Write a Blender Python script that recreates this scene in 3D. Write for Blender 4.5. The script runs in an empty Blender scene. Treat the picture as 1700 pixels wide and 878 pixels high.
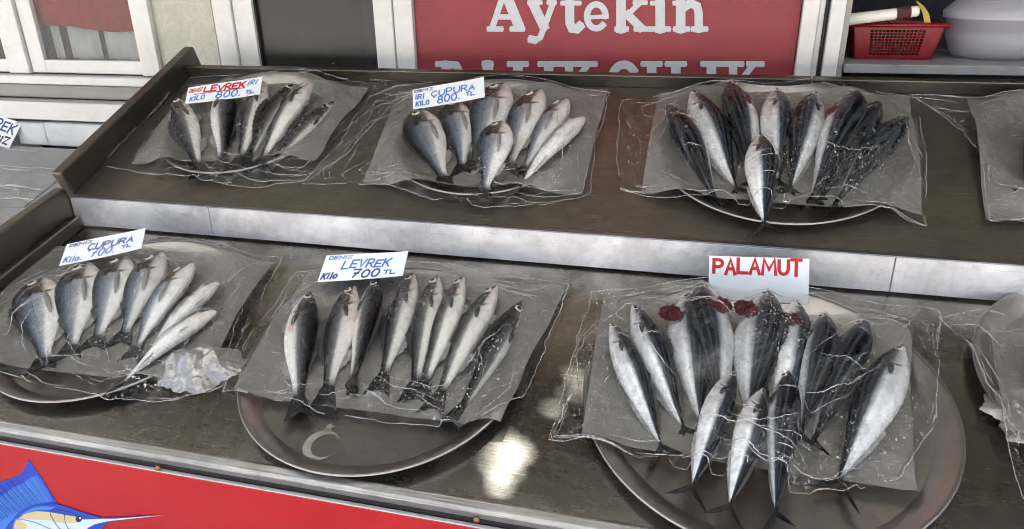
import bpy, bmesh, math, random
from mathutils import Vector, Matrix, noise
R = math.radians
random.seed(7)
S = bpy.context.scene
COL = S.collection
# ------------------------------------------------------------------ camera
F_PX = 1188.55
CX = Vector((0.968204, 0.081648, -0.236475))      # world X, Y, Z seen in camera axes (x right, y down, z forward)
CY = Vector((0.250358, -0.375154, 0.892514))
CZ = Vector((-0.016144, -0.923335, -0.383622))
CZ = (CZ - CX * CZ.dot(CX)).normalized(); CX.normalize(); CY = CZ.cross(CX).normalized()
RW = Matrix((CX, CY, CZ))                          # world = RW @ camera vector
EYE = Vector((0, 0, 1.6))
cd = bpy.data.cameras.new('camera'); cam = bpy.data.objects.new('camera', cd); COL.objects.link(cam)
m = Matrix((RW.col[0], -RW.col[1], -RW.col[2])).transposed().to_4x4(); m.translation = EYE
cam.matrix_world = m
cd.sensor_width = 36; cd.sensor_fit = 'HORIZONTAL'; cd.lens = 36 * F_PX / 1700
cd.clip_start = 0.02; cd.clip_end = 2000
S.camera = cam
# ------------------------------------------------------------------ sky, sun, exposure
sd = Vector((-.13, .25, .96)).normalized()          # towards the sun: high noon, a little behind the shop front
SUN_EL = math.asin(sd.z)
w = bpy.data.worlds.new('World'); S.world = w; w.use_nodes = True
nt = w.node_tree; nt.nodes.clear()
sky = nt.nodes.new('ShaderNodeTexSky'); sky.sky_type = 'NISHITA'; sky.sun_disc = False
sky.sun_elevation = SUN_EL; sky.dust_density = 5; sky.air_density = .7; sky.ozone_density = .4; sky.sun_rotation = math.atan2(sd.x, sd.y)
bg = nt.nodes.new('ShaderNodeBackground'); bg.inputs[1].default_value = 0.12
wo = nt.nodes.new('ShaderNodeOutputWorld')
nt.links.new(sky.outputs[0], bg.inputs[0]); nt.links.new(bg.outputs[0], wo.inputs[0])
sl = bpy.data.lights.new('sun', 'SUN'); sl.energy = 5.0; sl.angle = R(1.3); sl.color = (1, .97, .925)
sun = bpy.data.objects.new('sun', sl); COL.objects.link(sun)
sun.rotation_euler = sd.to_track_quat('Z', 'Y').to_euler(); sun.location = sd * 20
S.view_settings.view_transform = 'Standard'; S.view_settings.look = 'None'
S.view_settings.exposure = 1.85; S.cycles.filter_width = 1.0; S.cycles.denoising_prefilter = 'FAST'; S.view_settings.gamma = 1
S.cycles.use_denoising = True; S.cycles.max_bounces = 8; S.cycles.transparent_max_bounces = 12
S.cycles.caustics_reflective = False; S.cycles.caustics_refractive = False; S.cycles.sample_clamp_indirect = 6

# ------------------------------------------------------------------ helpers
def ray(u, v):
    return (RW @ Vector((u - 850, v - 439, F_PX))).normalized()
class Plane:
    """a working plane: p runs along X, q up the slope, h out of it"""
    def __init__(s, O, tilt):
        s.O = Vector(O); s.t = R(tilt)
        s.ex = Vector((1, 0, 0)); s.ey = Vector((0, math.cos(s.t), math.sin(s.t))); s.n = Vector((0, -math.sin(s.t), math.cos(s.t)))
    def px(s, u, v, h=0):
        d = ray(u, v); t = ((s.O + s.n * h - EYE).dot(s.n)) / d.dot(s.n)
        w = EYE + d * t - s.O
        return Vector((w.dot(s.ex), w.dot(s.ey), h))
    def world(s, l):
        return s.O + s.ex * l[0] + s.ey * l[1] + s.n * l[2]
    def mat(s, l=(0, 0, 0)):
        m = Matrix.Rotation(s.t, 4, 'X'); m.translation = s.world(l); return m
LOW = Plane((-1.66453, 1.54112, .95), 15)
UPP = Plane((-1.66600, 1.54112, 1.03309), 23)
def wallpt(u, v, y):
    d = ray(u, v); return EYE + d * ((y - EYE.y) / d.y)

def tag(o, label, cat, group=None):
    o['label'] = label; o['category'] = cat
    if group: o['group'] = group
    return o
def thing(name, label, cat, loc=(0, 0, 0), mat=None, group=None):
    o = bpy.data.objects.new(name, None); o.empty_display_size = .05; COL.objects.link(o)
    if mat is not None: o.matrix_world = mat
    else: o.location = loc
    return tag(o, label, cat, group)
def obj(name, verts, faces, mats, parent=None, smooth=False, fmat=None, uv=None, bevel=0):
    me = bpy.data.meshes.new(name); me.from_pydata([tuple(v) for v in verts], [], faces)
    for mm in (mats if isinstance(mats, (list, tuple)) else [mats]): me.materials.append(mm)
    if fmat: me.polygons.foreach_set('material_index', fmat)
    if smooth: me.polygons.foreach_set('use_smooth', [True] * len(me.polygons))
    if uv:
        l = me.uv_layers.new(name='UVMap')
        flat = []
        for lp in me.loops: flat += uv[lp.vertex_index]
        l.data.foreach_set('uv', flat)
    me.update()
    o = bpy.data.objects.new(name, me); COL.objects.link(o)
    if parent: o.parent = parent
    if bevel:
        b = o.modifiers.new('bevel', 'BEVEL'); b.width = bevel; b.segments = 2; b.limit_method = 'ANGLE'
    return o
class MB:
    def __init__(s): s.v = []; s.f = []; s.m = []
    def add(s, v, f, m=0):
        k = len(s.v); s.v += [Vector(a) for a in v]; s.f += [tuple(i + k for i in a) for a in f]; s.m += [m] * len(f); return s
    def box(s, a, b, m=0):
        x0, y0, z0 = a; x1, y1, z1 = b
        return s.add([(x0, y0, z0), (x1, y0, z0), (x1, y1, z0), (x0, y1, z0), (x0, y0, z1), (x1, y0, z1), (x1, y1, z1), (x0, y1, z1)],
                     [(3, 2, 1, 0), (4, 5, 6, 7), (0, 1, 5, 4), (1, 2, 6, 5), (2, 3, 7, 6), (3, 0, 4, 7)], m)
    def hexa(s, bot, top, m=0):
        return s.add(list(bot) + list(top), [(3, 2, 1, 0), (4, 5, 6, 7), (0, 1, 5, 4), (1, 2, 6, 5), (2, 3, 7, 6), (3, 0, 4, 7)], m)
    def tube(s, pts, rad, n=8, m=0):
        pts = [Vector(p) for p in pts]; rings = []
        for i, p in enumerate(pts):
            d = (pts[min(i + 1, len(pts) - 1)] - pts[max(i - 1, 0)]).normalized()
            a = d.orthogonal() if i == 0 else rings_a - d * rings_a.dot(d)
            a.normalize(); rings_a = a; b = d.cross(a)
            r = rad[i] if isinstance(rad, (list, tuple)) else rad
            rings.append([p + (a * math.cos(6.28318 * k / n) + b * math.sin(6.28318 * k / n)) * r for k in range(n)])
        v = [q for rg in rings for q in rg]; f = []
        for i in range(len(pts) - 1):
            for k in range(n):
                f.append((i * n + k, i * n + (k + 1) % n, (i + 1) * n + (k + 1) % n, (i + 1) * n + k))
        f.append(tuple(range(n - 1, -1, -1))); f.append(tuple((len(pts) - 1) * n + k for k in range(n)))
        return s.add(v, f, m)
    def lathe(s, prof, c=(0, 0, 0), n=64, m=0, sx=1, sy=1):
        v = []; f = []
        for r, z in prof:
            for k in range(n):
                a = 6.28318530718 * k / n; v.append((c[0] + r * sx * math.cos(a), c[1] + r * sy * math.sin(a), c[2] + z))
        for i in range(len(prof) - 1):
            for k in range(n): f.append((i * n + k, i * n + (k + 1) % n, (i + 1) * n + (k + 1) % n, (i + 1) * n + k))
        return s.add(v, f, m)
    def ribbon(s, pts, wd, fr, z, m=0):
        """flat pen stroke of width wd along 2D points; fr maps (x, y, z) to space"""
        P = [Vector(p) for p in pts]
        Q = [P[0]]
        for p in P[1:]:
            if (p - Q[-1]).length > 1e-6: Q.append(p)
        P = Q
        if len(P) < 2: return s
        closed = (P[0] - P[-1]).length < 1e-5
        v = []
        nP = len(P)
        for i in range(nP):
            if closed and i in (0, nP - 1): d0 = (P[0] - P[-2]).normalized(); d1 = (P[1] - P[0]).normalized()
            else:
                d0 = (P[i] - P[i - 1]).normalized() if i else (P[1] - P[0]).normalized()
                d1 = (P[i + 1] - P[i]).normalized() if i < nP - 1 else d0
            n0 = Vector((-d0.y, d0.x)); n1 = Vector((-d1.y, d1.x)); mm = n0 + n1
            if mm.length < .3: mm = n0
            mm.normalize(); k = min(1 / max(mm.dot(n0), .35), 1.6)
            ext = Vector((0, 0))
            if not closed and i == 0: ext = -d1 * wd * .4
            if not closed and i == nP - 1: ext = d0 * wd * .4
            wv = wd[i] if isinstance(wd, (list, tuple)) else wd
            v += [fr(*(P[i] + ext + mm * wv * .5 * k), z), fr(*(P[i] + ext - mm * wv * .5 * k), z)]
        return s.add(v, [(2 * i, 2 * i + 1, 2 * i + 3, 2 * i + 2) for i in range(nP - 1)], m)
    def build(s, name, mats, parent=None, smooth=False, bevel=0):
        return obj(name, s.v, s.f, mats, parent, smooth, s.m, bevel=bevel)

# ------------------------------------------------------------------ materials
class N:
    """tiny node-graph writer"""
    def __init__(s, name):
        s.m = bpy.data.materials.new(name); s.m.use_nodes = True; s.t = s.m.node_tree; s.t.nodes.clear()
        s.out = s.t.nodes.new('ShaderNodeOutputMaterial')
    def n(s, typ, ins=None, **kw):
        x = s.t.nodes.new('ShaderNode' + typ)
        for k, v in kw.items(): setattr(x, k, v)
        for k, v in (ins or {}).items(): s.set(x.inputs[k], v)
        return x
    def set(s, sock, v):
        if isinstance(v, bpy.types.NodeSocket): s.t.links.new(v, sock)
        elif isinstance(v, bpy.types.Node): s.t.links.new(v.outputs[0], sock)
        else: sock.default_value = v
    def math(s, op, a, b=0, c=0, clamp=False):
        x = s.n('Math', {0: a, 1: b}, operation=op, use_clamp=clamp)
        if op in ('MULTIPLY_ADD',): s.set(x.inputs[2], c)
        return x.outputs[0]
    def mix(s, f, a, b, blend='MIX'):
        x = s.n('Mix', data_type='RGBA', blend_type=blend)
        s.set(x.inputs['Factor'], f)
        s.set(x.inputs['A'] if False else x.inputs[6], a); s.set(x.inputs[7], b)
        return x.outputs[2]
    def ramp(s, f, stops, interp='LINEAR'):
        x = s.n('ValToRGB', {0: f}); cr = x.color_ramp; cr.interpolation = interp
        while len(cr.elements) < len(stops): cr.elements.new(.5)
        for e, (p, c) in zip(cr.elements, stops):
            e.position = p; e.color = (*c, 1) if isinstance(c, (tuple, list)) else (c, c, c, 1)
        return x.outputs[0]
    def coord(s, kind='Object', scale=(1, 1, 1)):
        t = s.n('TexCoord'); mp = s.n('Mapping', {0: t.outputs[kind]}); mp.inputs['Scale'].default_value = scale
        return mp.outputs[0]
    def noise(s, vec, scale, detail=4, rough=.55, dist=0):
        return s.n('TexNoise', {'Vector': vec, 'Scale': scale, 'Detail': detail, 'Roughness': rough, 'Distortion': dist}).outputs[0]
    def bump(s, h, strength=.3, dist=.01, normal=None):
        x = s.n('Bump', {'Height': h, 'Strength': strength, 'Distance': dist})
        if normal: s.set(x.inputs['Normal'], normal)
        return x.outputs[0]
    def bsdf(s, **kw):
        names = {'color': 'Base Color', 'rough': 'Roughness', 'metal': 'Metallic', 'normal': 'Normal', 'alpha': 'Alpha', 'spec': 'Specular IOR Level',
                 'trans': 'Transmission Weight', 'coat': 'Coat Weight', 'coatr': 'Coat Roughness', 'ior': 'IOR', 'sss': 'Subsurface Weight', 'aniso': 'Anisotropic'}
        b = s.n('BsdfPrincipled')
        for k, v in kw.items():
            if k == 'color' and isinstance(v, tuple) and len(v) == 3: v = (*v, 1)
            s.set(b.inputs[names[k]], v)
        return b.outputs[0]
    def done(s, sh):
        s.t.links.new(sh, s.out.inputs[0]); return s.m

def plain(name, col, rough=.5, metal=0, var=.12, scale=14, bump=0, dirt=None, dirtamt=.5, spec=.5):
    g = N(name); c = g.coord()
    nz = g.noise(c, scale, 6)
    k = g.ramp(nz, [(.25, 1 - var), (.75, 1 + var * .5)])
    base = g.mix(1, (*col, 1), k, 'MULTIPLY')
    if dirt:
        d = g.ramp(g.noise(c, scale * .6, 8, .7, .6), [(.5, 0.0), (.72, 1.0)])
        base = g.mix(g.math('MULTIPLY', d, dirtamt), base, (*dirt, 1))
    kw = dict(color=base, rough=g.math('MULTIPLY_ADD', nz, .2, rough - .1), metal=metal, spec=spec)
    if bump: kw['normal'] = g.bump(g.noise(c, scale * 6, 5), bump, .004)
    return g.done(g.bsdf(**kw))

def steel(name, col=(.52, .49, .45), rough=.3, streak=(1.5, 60, 60), stain=.5, staincol=(.155, .145, .125), spots=0, bmp=.28):
    g = N(name); c = g.coord()
    st = g.noise(g.coord(scale=streak), 6, 5, .6)
    sm = g.noise(c, 5, 7, .65, .8)
    fine = g.noise(c, 38, 6, .7)
    wet = g.ramp(sm, [(.38, 0.0), (.62, 1.0)])
    base = g.mix(g.math('MULTIPLY', wet, stain), (*col, 1), (*staincol, 1))
    base = g.mix(.22, base, g.mix(1, base, g.ramp(st, [(.3, .6), (.7, 1.2)]), 'MULTIPLY'))
    scr = g.n('TexNoise', {'Vector': g.coord(scale=(5, 160, 160)), 'Scale': 2.0, 'Detail': 2.0, 'Distortion': .4}).outputs[0]
    base = g.mix(g.math('MULTIPLY', g.ramp(scr, [(.66, 0.0), (.70, 1.0)]), .35), base, (.62, .61, .58, 1))
    drp = g.ramp(g.noise(c, 30, 3, .5, 1.5), [(.62, 0.0), (.64, .8), (.67, .15)])
    base = g.mix(g.math('MULTIPLY', drp, .3), base, g.mix(1, base, (.45, .42, .38, 1), 'MULTIPLY'))
    if spots:
        sp = g.ramp(g.noise(c, 22, 3, .5, .3), [(.60, 0.0), (.72, 1.0)])
        base = g.mix(g.math('MULTIPLY', sp, spots), base, (.9, .9, .9, 1))
    r = g.math('ADD', g.math('MULTIPLY_ADD', st, .07, rough - .075), g.math('MULTIPLY_ADD', sm, .28, -.1))
    r = g.math('ADD', r, g.math('MULTIPLY_ADD', fine, .14, -.07))
    h = g.math('ADD', g.math('MULTIPLY', st, .25), g.math('MULTIPLY', g.noise(c, 3.2, 3), 1.6))
    return g.done(g.bsdf(color=base, rough=r, metal=1, normal=g.bump(h, bmp, .012)))

M = {}
M['steel'] = steel('shelf_steel', (.32, .308, .282), .26, (3, 40, 40), stain=.65, staincol=(.09, .08, .06), bmp=.05)
M['steelupper'] = steel('upper_shelf_steel', (.27, .25, .215), .42, (2, 14, 14), stain=.55, bmp=.06)
M['riser'] = steel('riser_steel', (.95, .95, .96), .62, (5, 9, 9), .55, (.5, .49, .48), spots=.5, bmp=.45)
M['wallsteel'] = steel('side_steel', (.16, .148, .125), .40, stain=.6)
M['rim'] = steel('rim_steel', (.52, .53, .53), .36, stain=.55, staincol=(.2, .21, .22))
M['tray'] = steel('tray_steel', (.40, .39, .375), .34, (2, 2, 2), .35, (.25, .24, .225), bmp=.05)
M['whiteframe'] = plain('white_frame', (.68, .68, .65), .4, var=.08, scale=9, dirt=(.42, .38, .3), dirtamt=.35, bump=.05)
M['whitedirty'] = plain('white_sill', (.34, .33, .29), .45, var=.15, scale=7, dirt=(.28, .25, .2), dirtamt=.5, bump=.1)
M['dark'] = plain('dark_gap', (.02, .02, .02), .7)
M['rubber'] = plain('black_seal', (.015, .015, .015), .5)
M['card'] = plain('tag_card', (.82, .86, .88), .35, var=.04, scale=20)
M['blueink'] = plain('blue_ink', (.03, .16, .5), .5, var=.3, scale=120)
M['navyink'] = plain('navy_ink', (.02, .04, .25), .5, var=.3, scale=120)
M['redink'] = plain('red_ink', (.55, .015, .02), .5, var=.3, scale=120)
M['black'] = plain('black_paint', (.01, .01, .012), .4)

def marble():
    g = N('marble'); c = g.coord()
    a = g.noise(c, 3.5, 8, .65, 1.5); b = g.noise(c, 9, 8, .7, 2.5)
    col = g.ramp(a, [(.3, (.32, .31, .265)), (.5, (.43, .415, .355)), (.7, (.47, .455, .40))])
    col = g.mix(g.ramp(b, [(.46, 0.0), (.5, .5), (.54, 0.0)]), col, (.30, .285, .24, 1))
    return g.done(g.bsdf(color=col, rough=.35))
M['marble'] = marble()
def marblew():
    g = N('white_marble'); c = g.coord()
    a = g.noise(c, 5, 8, .65, 1.5)
    col = g.ramp(a, [(.3, (.42, .45, .47)), (.55, (.55, .575, .59)), (.7, (.6, .62, .63))])
    return g.done(g.bsdf(color=col, rough=.3))
M['marblewhite'] = marblew()
def doorglass():
    g = N('grey_door_panel'); c = g.coord(scale=(1, 1, .25))
    a = g.noise(c, 9, 8, .7, .6)
    col = g.ramp(a, [(.3, (.006, .006, .0055)), (.58, (.02, .019, .017)), (.8, (.06, .055, .048))])
    sp = g.ramp(g.noise(g.coord(), 42, 2), [(.76, 0.0), (.78, 1.0)])
    col = g.mix(g.math('MULTIPLY', sp, .6), col, (.7, .7, .68, 1))
    return g.done(g.bsdf(color=col, rough=.28))
M['doorpanel'] = doorglass()
def signred():
    g = N('sign_red'); c = g.coord()
    a = g.noise(c, 4, 5, .6); v = g.n('TexVoronoi', {'Vector': g.coord(scale=(1, 1, 1)), 'Scale': 260}).outputs[0]
    wv = g.n('TexWave', {'Vector': c, 'Scale': 70, 'Distortion': 1.5, 'Detail': 2}, bands_direction='Z').outputs[0]
    col = g.ramp(a, [(.3, (.20, .014, .02)), (.7, (.27, .02, .028))])
    col = g.mix(g.math('MULTIPLY', wv, .14), col, (.55, .12, .14, 1)); col = g.mix(g.math('MULTIPLY', v, .3), col, (.24, .03, .04, 1))
    return g.done(g.bsdf(color=col, rough=.5, normal=g.bump(v, .2, .002)))
M['signred'] = signred()
M['signwhite'] = plain('sign_letter_white', (.52, .545, .57), .5, var=.08, scale=60)
M['panelred'] = plain('panel_red', (.50, .008, .013), .3, var=.1, scale=6, dirt=(.56, .03, .03), dirtamt=.3, bump=.02)
M['paint_blue'] = plain('picture_blue', (.012, .07, .55), .35, var=.15, scale=40)
M['paint_light'] = plain('picture_light_blue', (.06, .25, .78), .35, var=.15, scale=40)
M['paint_dark'] = plain('picture_dark_blue', (.005, .015, .2), .35)
M['paint_white'] = plain('picture_white', (.72, .86, .88), .35, var=.06)
M['paint_cream'] = plain('picture_cream', (.72, .62, .34), .35, var=.06)
M['curtain_red'] = plain('curtain_red', (.45, .015, .02), .8, var=.2)
M['curtain_white'] = plain('curtain_white', (.6, .6, .6), .8, var=.2)
M['basket'] = plain('basket_red', (.22, .003, .011), .35, var=.1)
M['handle'] = plain('handle_white', (.8, .79, .72), .4, var=.05)
M['cloth'] = plain('brown_tape', (.09, .03, .022), .8, var=.5, scale=60, bump=.4)
M['yellow'] = plain('yellow_plastic', (.5, .36, .06), .5, var=.3, scale=40)
M['green'] = plain('dark_green', (.012, .05, .025), .5)
M['brass'] = plain('brass_screw', (.35, .22, .08), .4, 1, var=.4, scale=300)
M['awning'] = plain('awning_boards', (.08, .069, .054), .7, var=.5, scale=3)
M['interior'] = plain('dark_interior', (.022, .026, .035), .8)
M['plaster'] = plain('wall_plaster', (.5, .48, .42), .8, var=.15, scale=5, bump=.2)
M['shelfgrey'] = plain('shelf_grey', (.33, .34, .34), .4, var=.2, dirt=(.2, .2, .19))
def asphalt():
    g = N('street_paving'); c = g.coord()
    a = g.noise(c, 1.2, 8, .6); b = g.noise(c, 60, 4)
    col = g.ramp(g.math('ADD', g.math('MULTIPLY', a, .6), g.math('MULTIPLY', b, .4)), [(.3, (.42, .395, .36)), (.7, (.58, .55, .50))])
    return g.done(g.bsdf(color=col, rough=.85, normal=g.bump(b, .3, .004)))
M['ground'] = asphalt()
def glassmat(name, tint, fac_rough=.03):
    g = N(name)
    lw = g.math('MULTIPLY_ADD', g.math('POWER', g.n('LayerWeight', {'Blend': .5}).outputs['Facing'], 4), .4, .02)
    tr = g.n('BsdfTransparent', {'Color': (*tint, 1)}).outputs[0]
    gl = g.n('BsdfGlossy', {'Color': (1, 1, 1, 1), 'Roughness': fac_rough}).outputs[0]
    x = g.n('MixShader', {0: lw, 1: tr, 2: gl}).outputs[0]
    return g.done(x)
M['glass'] = glassmat('window_glass', (.8, .82, .82))
def bowlmat():
    g = N('translucent_plastic')
    a = g.n('MixShader', {0: .5, 1: g.bsdf(color=(.78, .79, .82), rough=.2), 2: g.n('BsdfTranslucent', {'Color': (.8, .8, .84, 1)}).outputs[0]}).outputs[0]
    t = g.n('BsdfTransparent', {'Color': (.85, .86, .92, 1)}).outputs[0]
    return g.done(g.n('MixShader', {0: .74, 1: t, 2: a}).outputs[0])
M['bowl'] = bowlmat()
def papermat():
    g = N('waxed_paper'); c = g.coord()
    nz = g.noise(c, 12, 6, .6); sp = g.ramp(g.noise(g.coord(scale=(12, 90, 1)), 3, 2), [(.66, 0.0), (.70, 1.0)])
    col = g.ramp(nz, [(.3, (.29, .285, .265)), (.7, (.36, .355, .33))])
    wet = g.ramp(g.noise(c, 6, 6, .65, .8), [(.46, 0.0), (.52, 1.0)])
    col = g.mix(g.math('MULTIPLY', wet, .38), col, g.mix(1, col, (.55, .53, .48, 1), 'MULTIPLY'))
    col = g.mix(g.ramp(g.noise(c, 30, 4, .6), [(.56, 0.0), (.72, .35)]), col, (.62, .61, .58, 1))
    col = g.mix(g.math('MULTIPLY', sp, .6), col, (.85, .85, .83, 1))
    a = g.bsdf(color=col, rough=.32, normal=g.bump(g.noise(c, 14, 6, .6, 1.0), .45, .012))
    t = g.n('BsdfTransparent', {'Color': (.8, .79, .76, 1)}).outputs[0]
    return g.done(g.n('MixShader', {0: .6, 1: t, 2: a}).outputs[0])
M['paper'] = papermat()
def filmmat(name, haze, crease, rough):
    g = N(name); c = g.coord()
    wn = g.noise(c, 8, 3, .5, .4)
    dv = g.n('Vector' + 'Math', {0: c, 1: g.n('TexNoise', {'Vector': c, 'Scale': 14.0, 'Detail': 3.0}).outputs[1]}, operation='ADD').outputs[0]
    vor = g.n('TexVoronoi', {'Vector': dv, 'Scale': 9}, feature='DISTANCE_TO_EDGE').outputs[0]
    edge = g.ramp(vor, [(.0, 1.0), (.028, 0.0)])
    vs = g.n('TexNoise', {'Vector': g.coord(scale=(14, 70, 14)), 'Scale': 1.6, 'Detail': 5.0, 'Distortion': 1.2}).outputs[0]
    pt = g.ramp(g.noise(c, 5, 3), [(.45, 0.0), (.62, 1.0)])
    line = g.math('MULTIPLY', g.ramp(vs, [(.47, 0.0), (.5, 1.0), (.53, 0.0)]), pt)
    mask = g.math('MAXIMUM', g.math('MULTIPLY', edge, .12), line)
    ridge = g.math('ABSOLUTE', g.math('SUBTRACT', g.noise(c, 24, 3, .55, .7), .5))
    pt2 = g.ramp(g.noise(c, 7, 3), [(.48, 0.0), (.66, 1.0)])
    spark = g.math('MULTIPLY', g.ramp(g.noise(g.coord(scale=(1, .55, 1)), 230, 2, .5, .3), [(.63, 0.0), (.67, 1.0)]), pt2)  # glints painted into the film as small white flecks
    h = g.math('ADD', g.math('MULTIPLY', wn, 1.0), g.math('ADD', g.math('MULTIPLY', mask, .2), g.math('MULTIPLY', ridge, .7)))
    nm = g.bump(h, .9, .012)
    fr = g.math('MULTIPLY_ADD', g.math('POWER', g.n('LayerWeight', {'Blend': .5}).outputs['Facing'], 4), .10, .008)
    fac = g.math('ADD', fr, g.math('MULTIPLY_ADD', mask, crease, haze))
    ang = g.math('MULTIPLY_ADD', g.n('ObjectInfo').outputs['Random'], 2.4, .3)
    vr = g.n('VectorRotate', {'Vector': g.n('TexCoord').outputs['Object'], 'Angle': ang}, rotation_type='Z_AXIS').outputs[0]
    mp2 = g.n('Mapping', {0: vr}); mp2.inputs['Scale'].default_value = (3, 26, 3)
    fold_sheen = g.n('TexNoise', {'Vector': mp2.outputs[0], 'Scale': 1.7, 'Detail': 5.0, 'Roughness': .6, 'Distortion': .5}).outputs[0]  # pale sheen along the folds, painted into the film as streaks
    fac = g.math('ADD', fac, g.math('MULTIPLY', g.ramp(fold_sheen, [(.50, 0.0), (.60, .45), (.64, 1.0), (.66, .1), (.8, .3)]), .07 if haze == 0 else .1))
    fac = g.math('ADD', fac, g.math('MULTIPLY', spark, .8), clamp=True)
    gl = g.n('BsdfGlossy', {'Color': (1, 1, 1, 1), 'Roughness': rough, 'Normal': nm}).outputs[0]
    df = g.n('BsdfDiffuse', {'Color': (.9, .9, .88, 1), 'Normal': nm}).outputs[0]
    gd = g.n('MixShader', {0: g.math('MULTIPLY_ADD', g.math('MAXIMUM', mask, spark), .7, .10), 1: gl, 2: df}).outputs[0]
    t = g.n('BsdfTransparent', {'Color': (.97, .97, .96, 1)}).outputs[0]
    return g.done(g.n('MixShader', {0: fac, 1: t, 2: gd}).outputs[0])
M['film'] = filmmat('cling_film', .0, .17, .08)
M['crease'] = filmmat('cling_film_fold', .62, .38, .2)
M['bunch'] = filmmat('cling_film_bunch', .34, .35, .3)

def fishmat(kind):
    g = N(kind + '_skin')
    uv = g.n('TexCoord').outputs['UV']; sx = g.n('SeparateXYZ', {0: uv}); u, v = sx.outputs[0], sx.outputs[1]
    oc = g.coord(); rnd = g.n('ObjectInfo').outputs['Random']
    nz = g.noise(oc, 26, 5, .6)
    vv = g.math('ADD', v, g.math('MULTIPLY_ADD', nz, .12, -.06))
    sc = g.n('Mapping', {0: uv}); sc.inputs['Scale'].default_value = {'bass': (85, 34, 1), 'bream': (60, 34, 1), 'bonito': (130, 60, 1)}[kind]
    scales = g.n('TexVoronoi', {'Vector': sc.outputs[0], 'Scale': 1.0, 'Randomness': .45}).outputs[0]
    if kind == 'bass':
        col = g.ramp(vv, [(.10, (.90, .89, .85)), (.40, (.84, .83, .78)), (.50, (.27, .27, .268)), (.64, (.092, .10, .108)), (.80, (.016, .019, .022)), (.92, (.003, .0035, .0045))])
        hd = g.ramp(vv, [(.12, (.84, .79, .75)), (.30, (.62, .54, .50)), (.38, (.03, .025, .021)), (.52, (.07, .06, .05)), (.66, (.012, .011, .010)), (.85, (.006, .006, .007))])
        headu, tailu, opx = .250, (.78, .85), .262
    elif kind == 'bream':
        col = g.ramp(vv, [(.08, (.92, .92, .90)), (.38, (.88, .89, .89)), (.50, (.46, .50, .55)), (.70, (.165, .205, .27)), (.85, (.032, .043, .062)), (.94, (.005, .007, .009))])
        hd = g.ramp(vv, [(.15, (.86, .84, .81)), (.34, (.60, .57, .52)), (.45, (.12, .09, .065)), (.60, (.04, .03, .02)), (.85, (.02, .018, .015))])
        headu, tailu, opx = .280, (.80, .87), .292
    else:
        col = g.ramp(vv, [(.08, (.84, .85, .86)), (.30, (.66, .69, .72)), (.44, (.80, .82, .84)), (.55, (.36, .40, .44)), (.62, (.035, .046, .062)), (.76, (.005, .008, .0125)), (.95, (.002, .003, .005))])
        hd = g.ramp(vv, [(.2, (.76, .76, .75)), (.42, (.40, .41, .42)), (.56, (.04, .044, .05)), (.8, (.006, .007, .01))])
        headu, tailu, opx = .22, (.84, .88), .245
    ub = g.math('ADD', u, g.math('MULTIPLY_ADD', g.math('MULTIPLY', g.math('SUBTRACT', v, .45), g.math('SUBTRACT', v, .45)), .35, 0))   # gill cover bows backwards
    if kind == 'bonito':                                             # oblique dark stripes along the upper flank
        q = g.math('ADD', g.math('MULTIPLY', v, 46), g.math('MULTIPLY', u, 14))
        q = g.math('ADD', q, g.math('MULTIPLY', nz, 2.0))
        stv = g.math('SINE', q); band = g.ramp(v, [(.52, 0.0), (.62, 1.0)])
        col = g.mix(g.math('MULTIPLY', g.math('MULTIPLY', g.ramp(stv, [(.2, 0.0), (.7, 1.0)]), band), .5), col, (.055, .07, .085, 1))
    else:
        ln = g.math('SINE', g.math('MULTIPLY', v, 150 if kind == 'bream' else 120))
        col = g.mix(g.math('MULTIPLY', g.ramp(ln, [(.1, 0.0), (.9, 1.0)]), .22), col, g.mix(1, col, (.45, .45, .47, 1), 'MULTIPLY'))
        col = g.mix(g.math('MULTIPLY', g.ramp(scales, [(.12, 0.0), (.7, .7)]), g.ramp(v, [(.30, .15), (.46, 1.0)])), col, g.mix(1, col, (.32, .32, .33, 1), 'MULTIPLY'))
        lat = g.math('ABSOLUTE', g.math('SUBTRACT', v, g.math('MULTIPLY_ADD', u, -.14, .70)))
        col = g.mix(g.ramp(lat, [(.0, .75), (.012, 0.0)]), col, (.03, .03, .03, 1))
    blot = g.ramp(g.noise(oc, 60, 4, .7, .5), [(.47, 0.0), (.66, .62 if kind == 'bonito' else .25)])
    col = g.mix(blot, col, g.mix(1, col, (.5, .5, .5, 1), 'MULTIPLY'))
    col = g.mix(g.ramp(ub, [(headu, 1.0), (headu + .02, 0.0)]), col, hd)
    gil = g.math('ABSOLUTE', g.math('SUBTRACT', ub, opx))             # dark slit behind the gill cover
    col = g.mix(g.math('MULTIPLY', g.ramp(gil, [(.0, 1.0), (.022 if kind != 'bonito' else .012, 0.0)]), g.ramp(v, [(.12, 0.0), (.3, 1.0), (.8, 1.0), (.9, .2)])), col, (.02, .018, .018, 1))
    if kind == 'bream':
        bx = g.math('MULTIPLY', g.math('SUBTRACT', u, .29), 15); by = g.math('MULTIPLY', g.math('SUBTRACT', v, .72), 6)
        bd = g.math('SQRT', g.math('ADD', g.math('MULTIPLY', bx, bx), g.math('MULTIPLY', by, by)))
        col = g.mix(g.ramp(g.math('ADD', bd, g.math('MULTIPLY', nz, .6)), [(.7, .95), (1.0, 0.0)]), col, (.008, .008, .01, 1))
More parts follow.
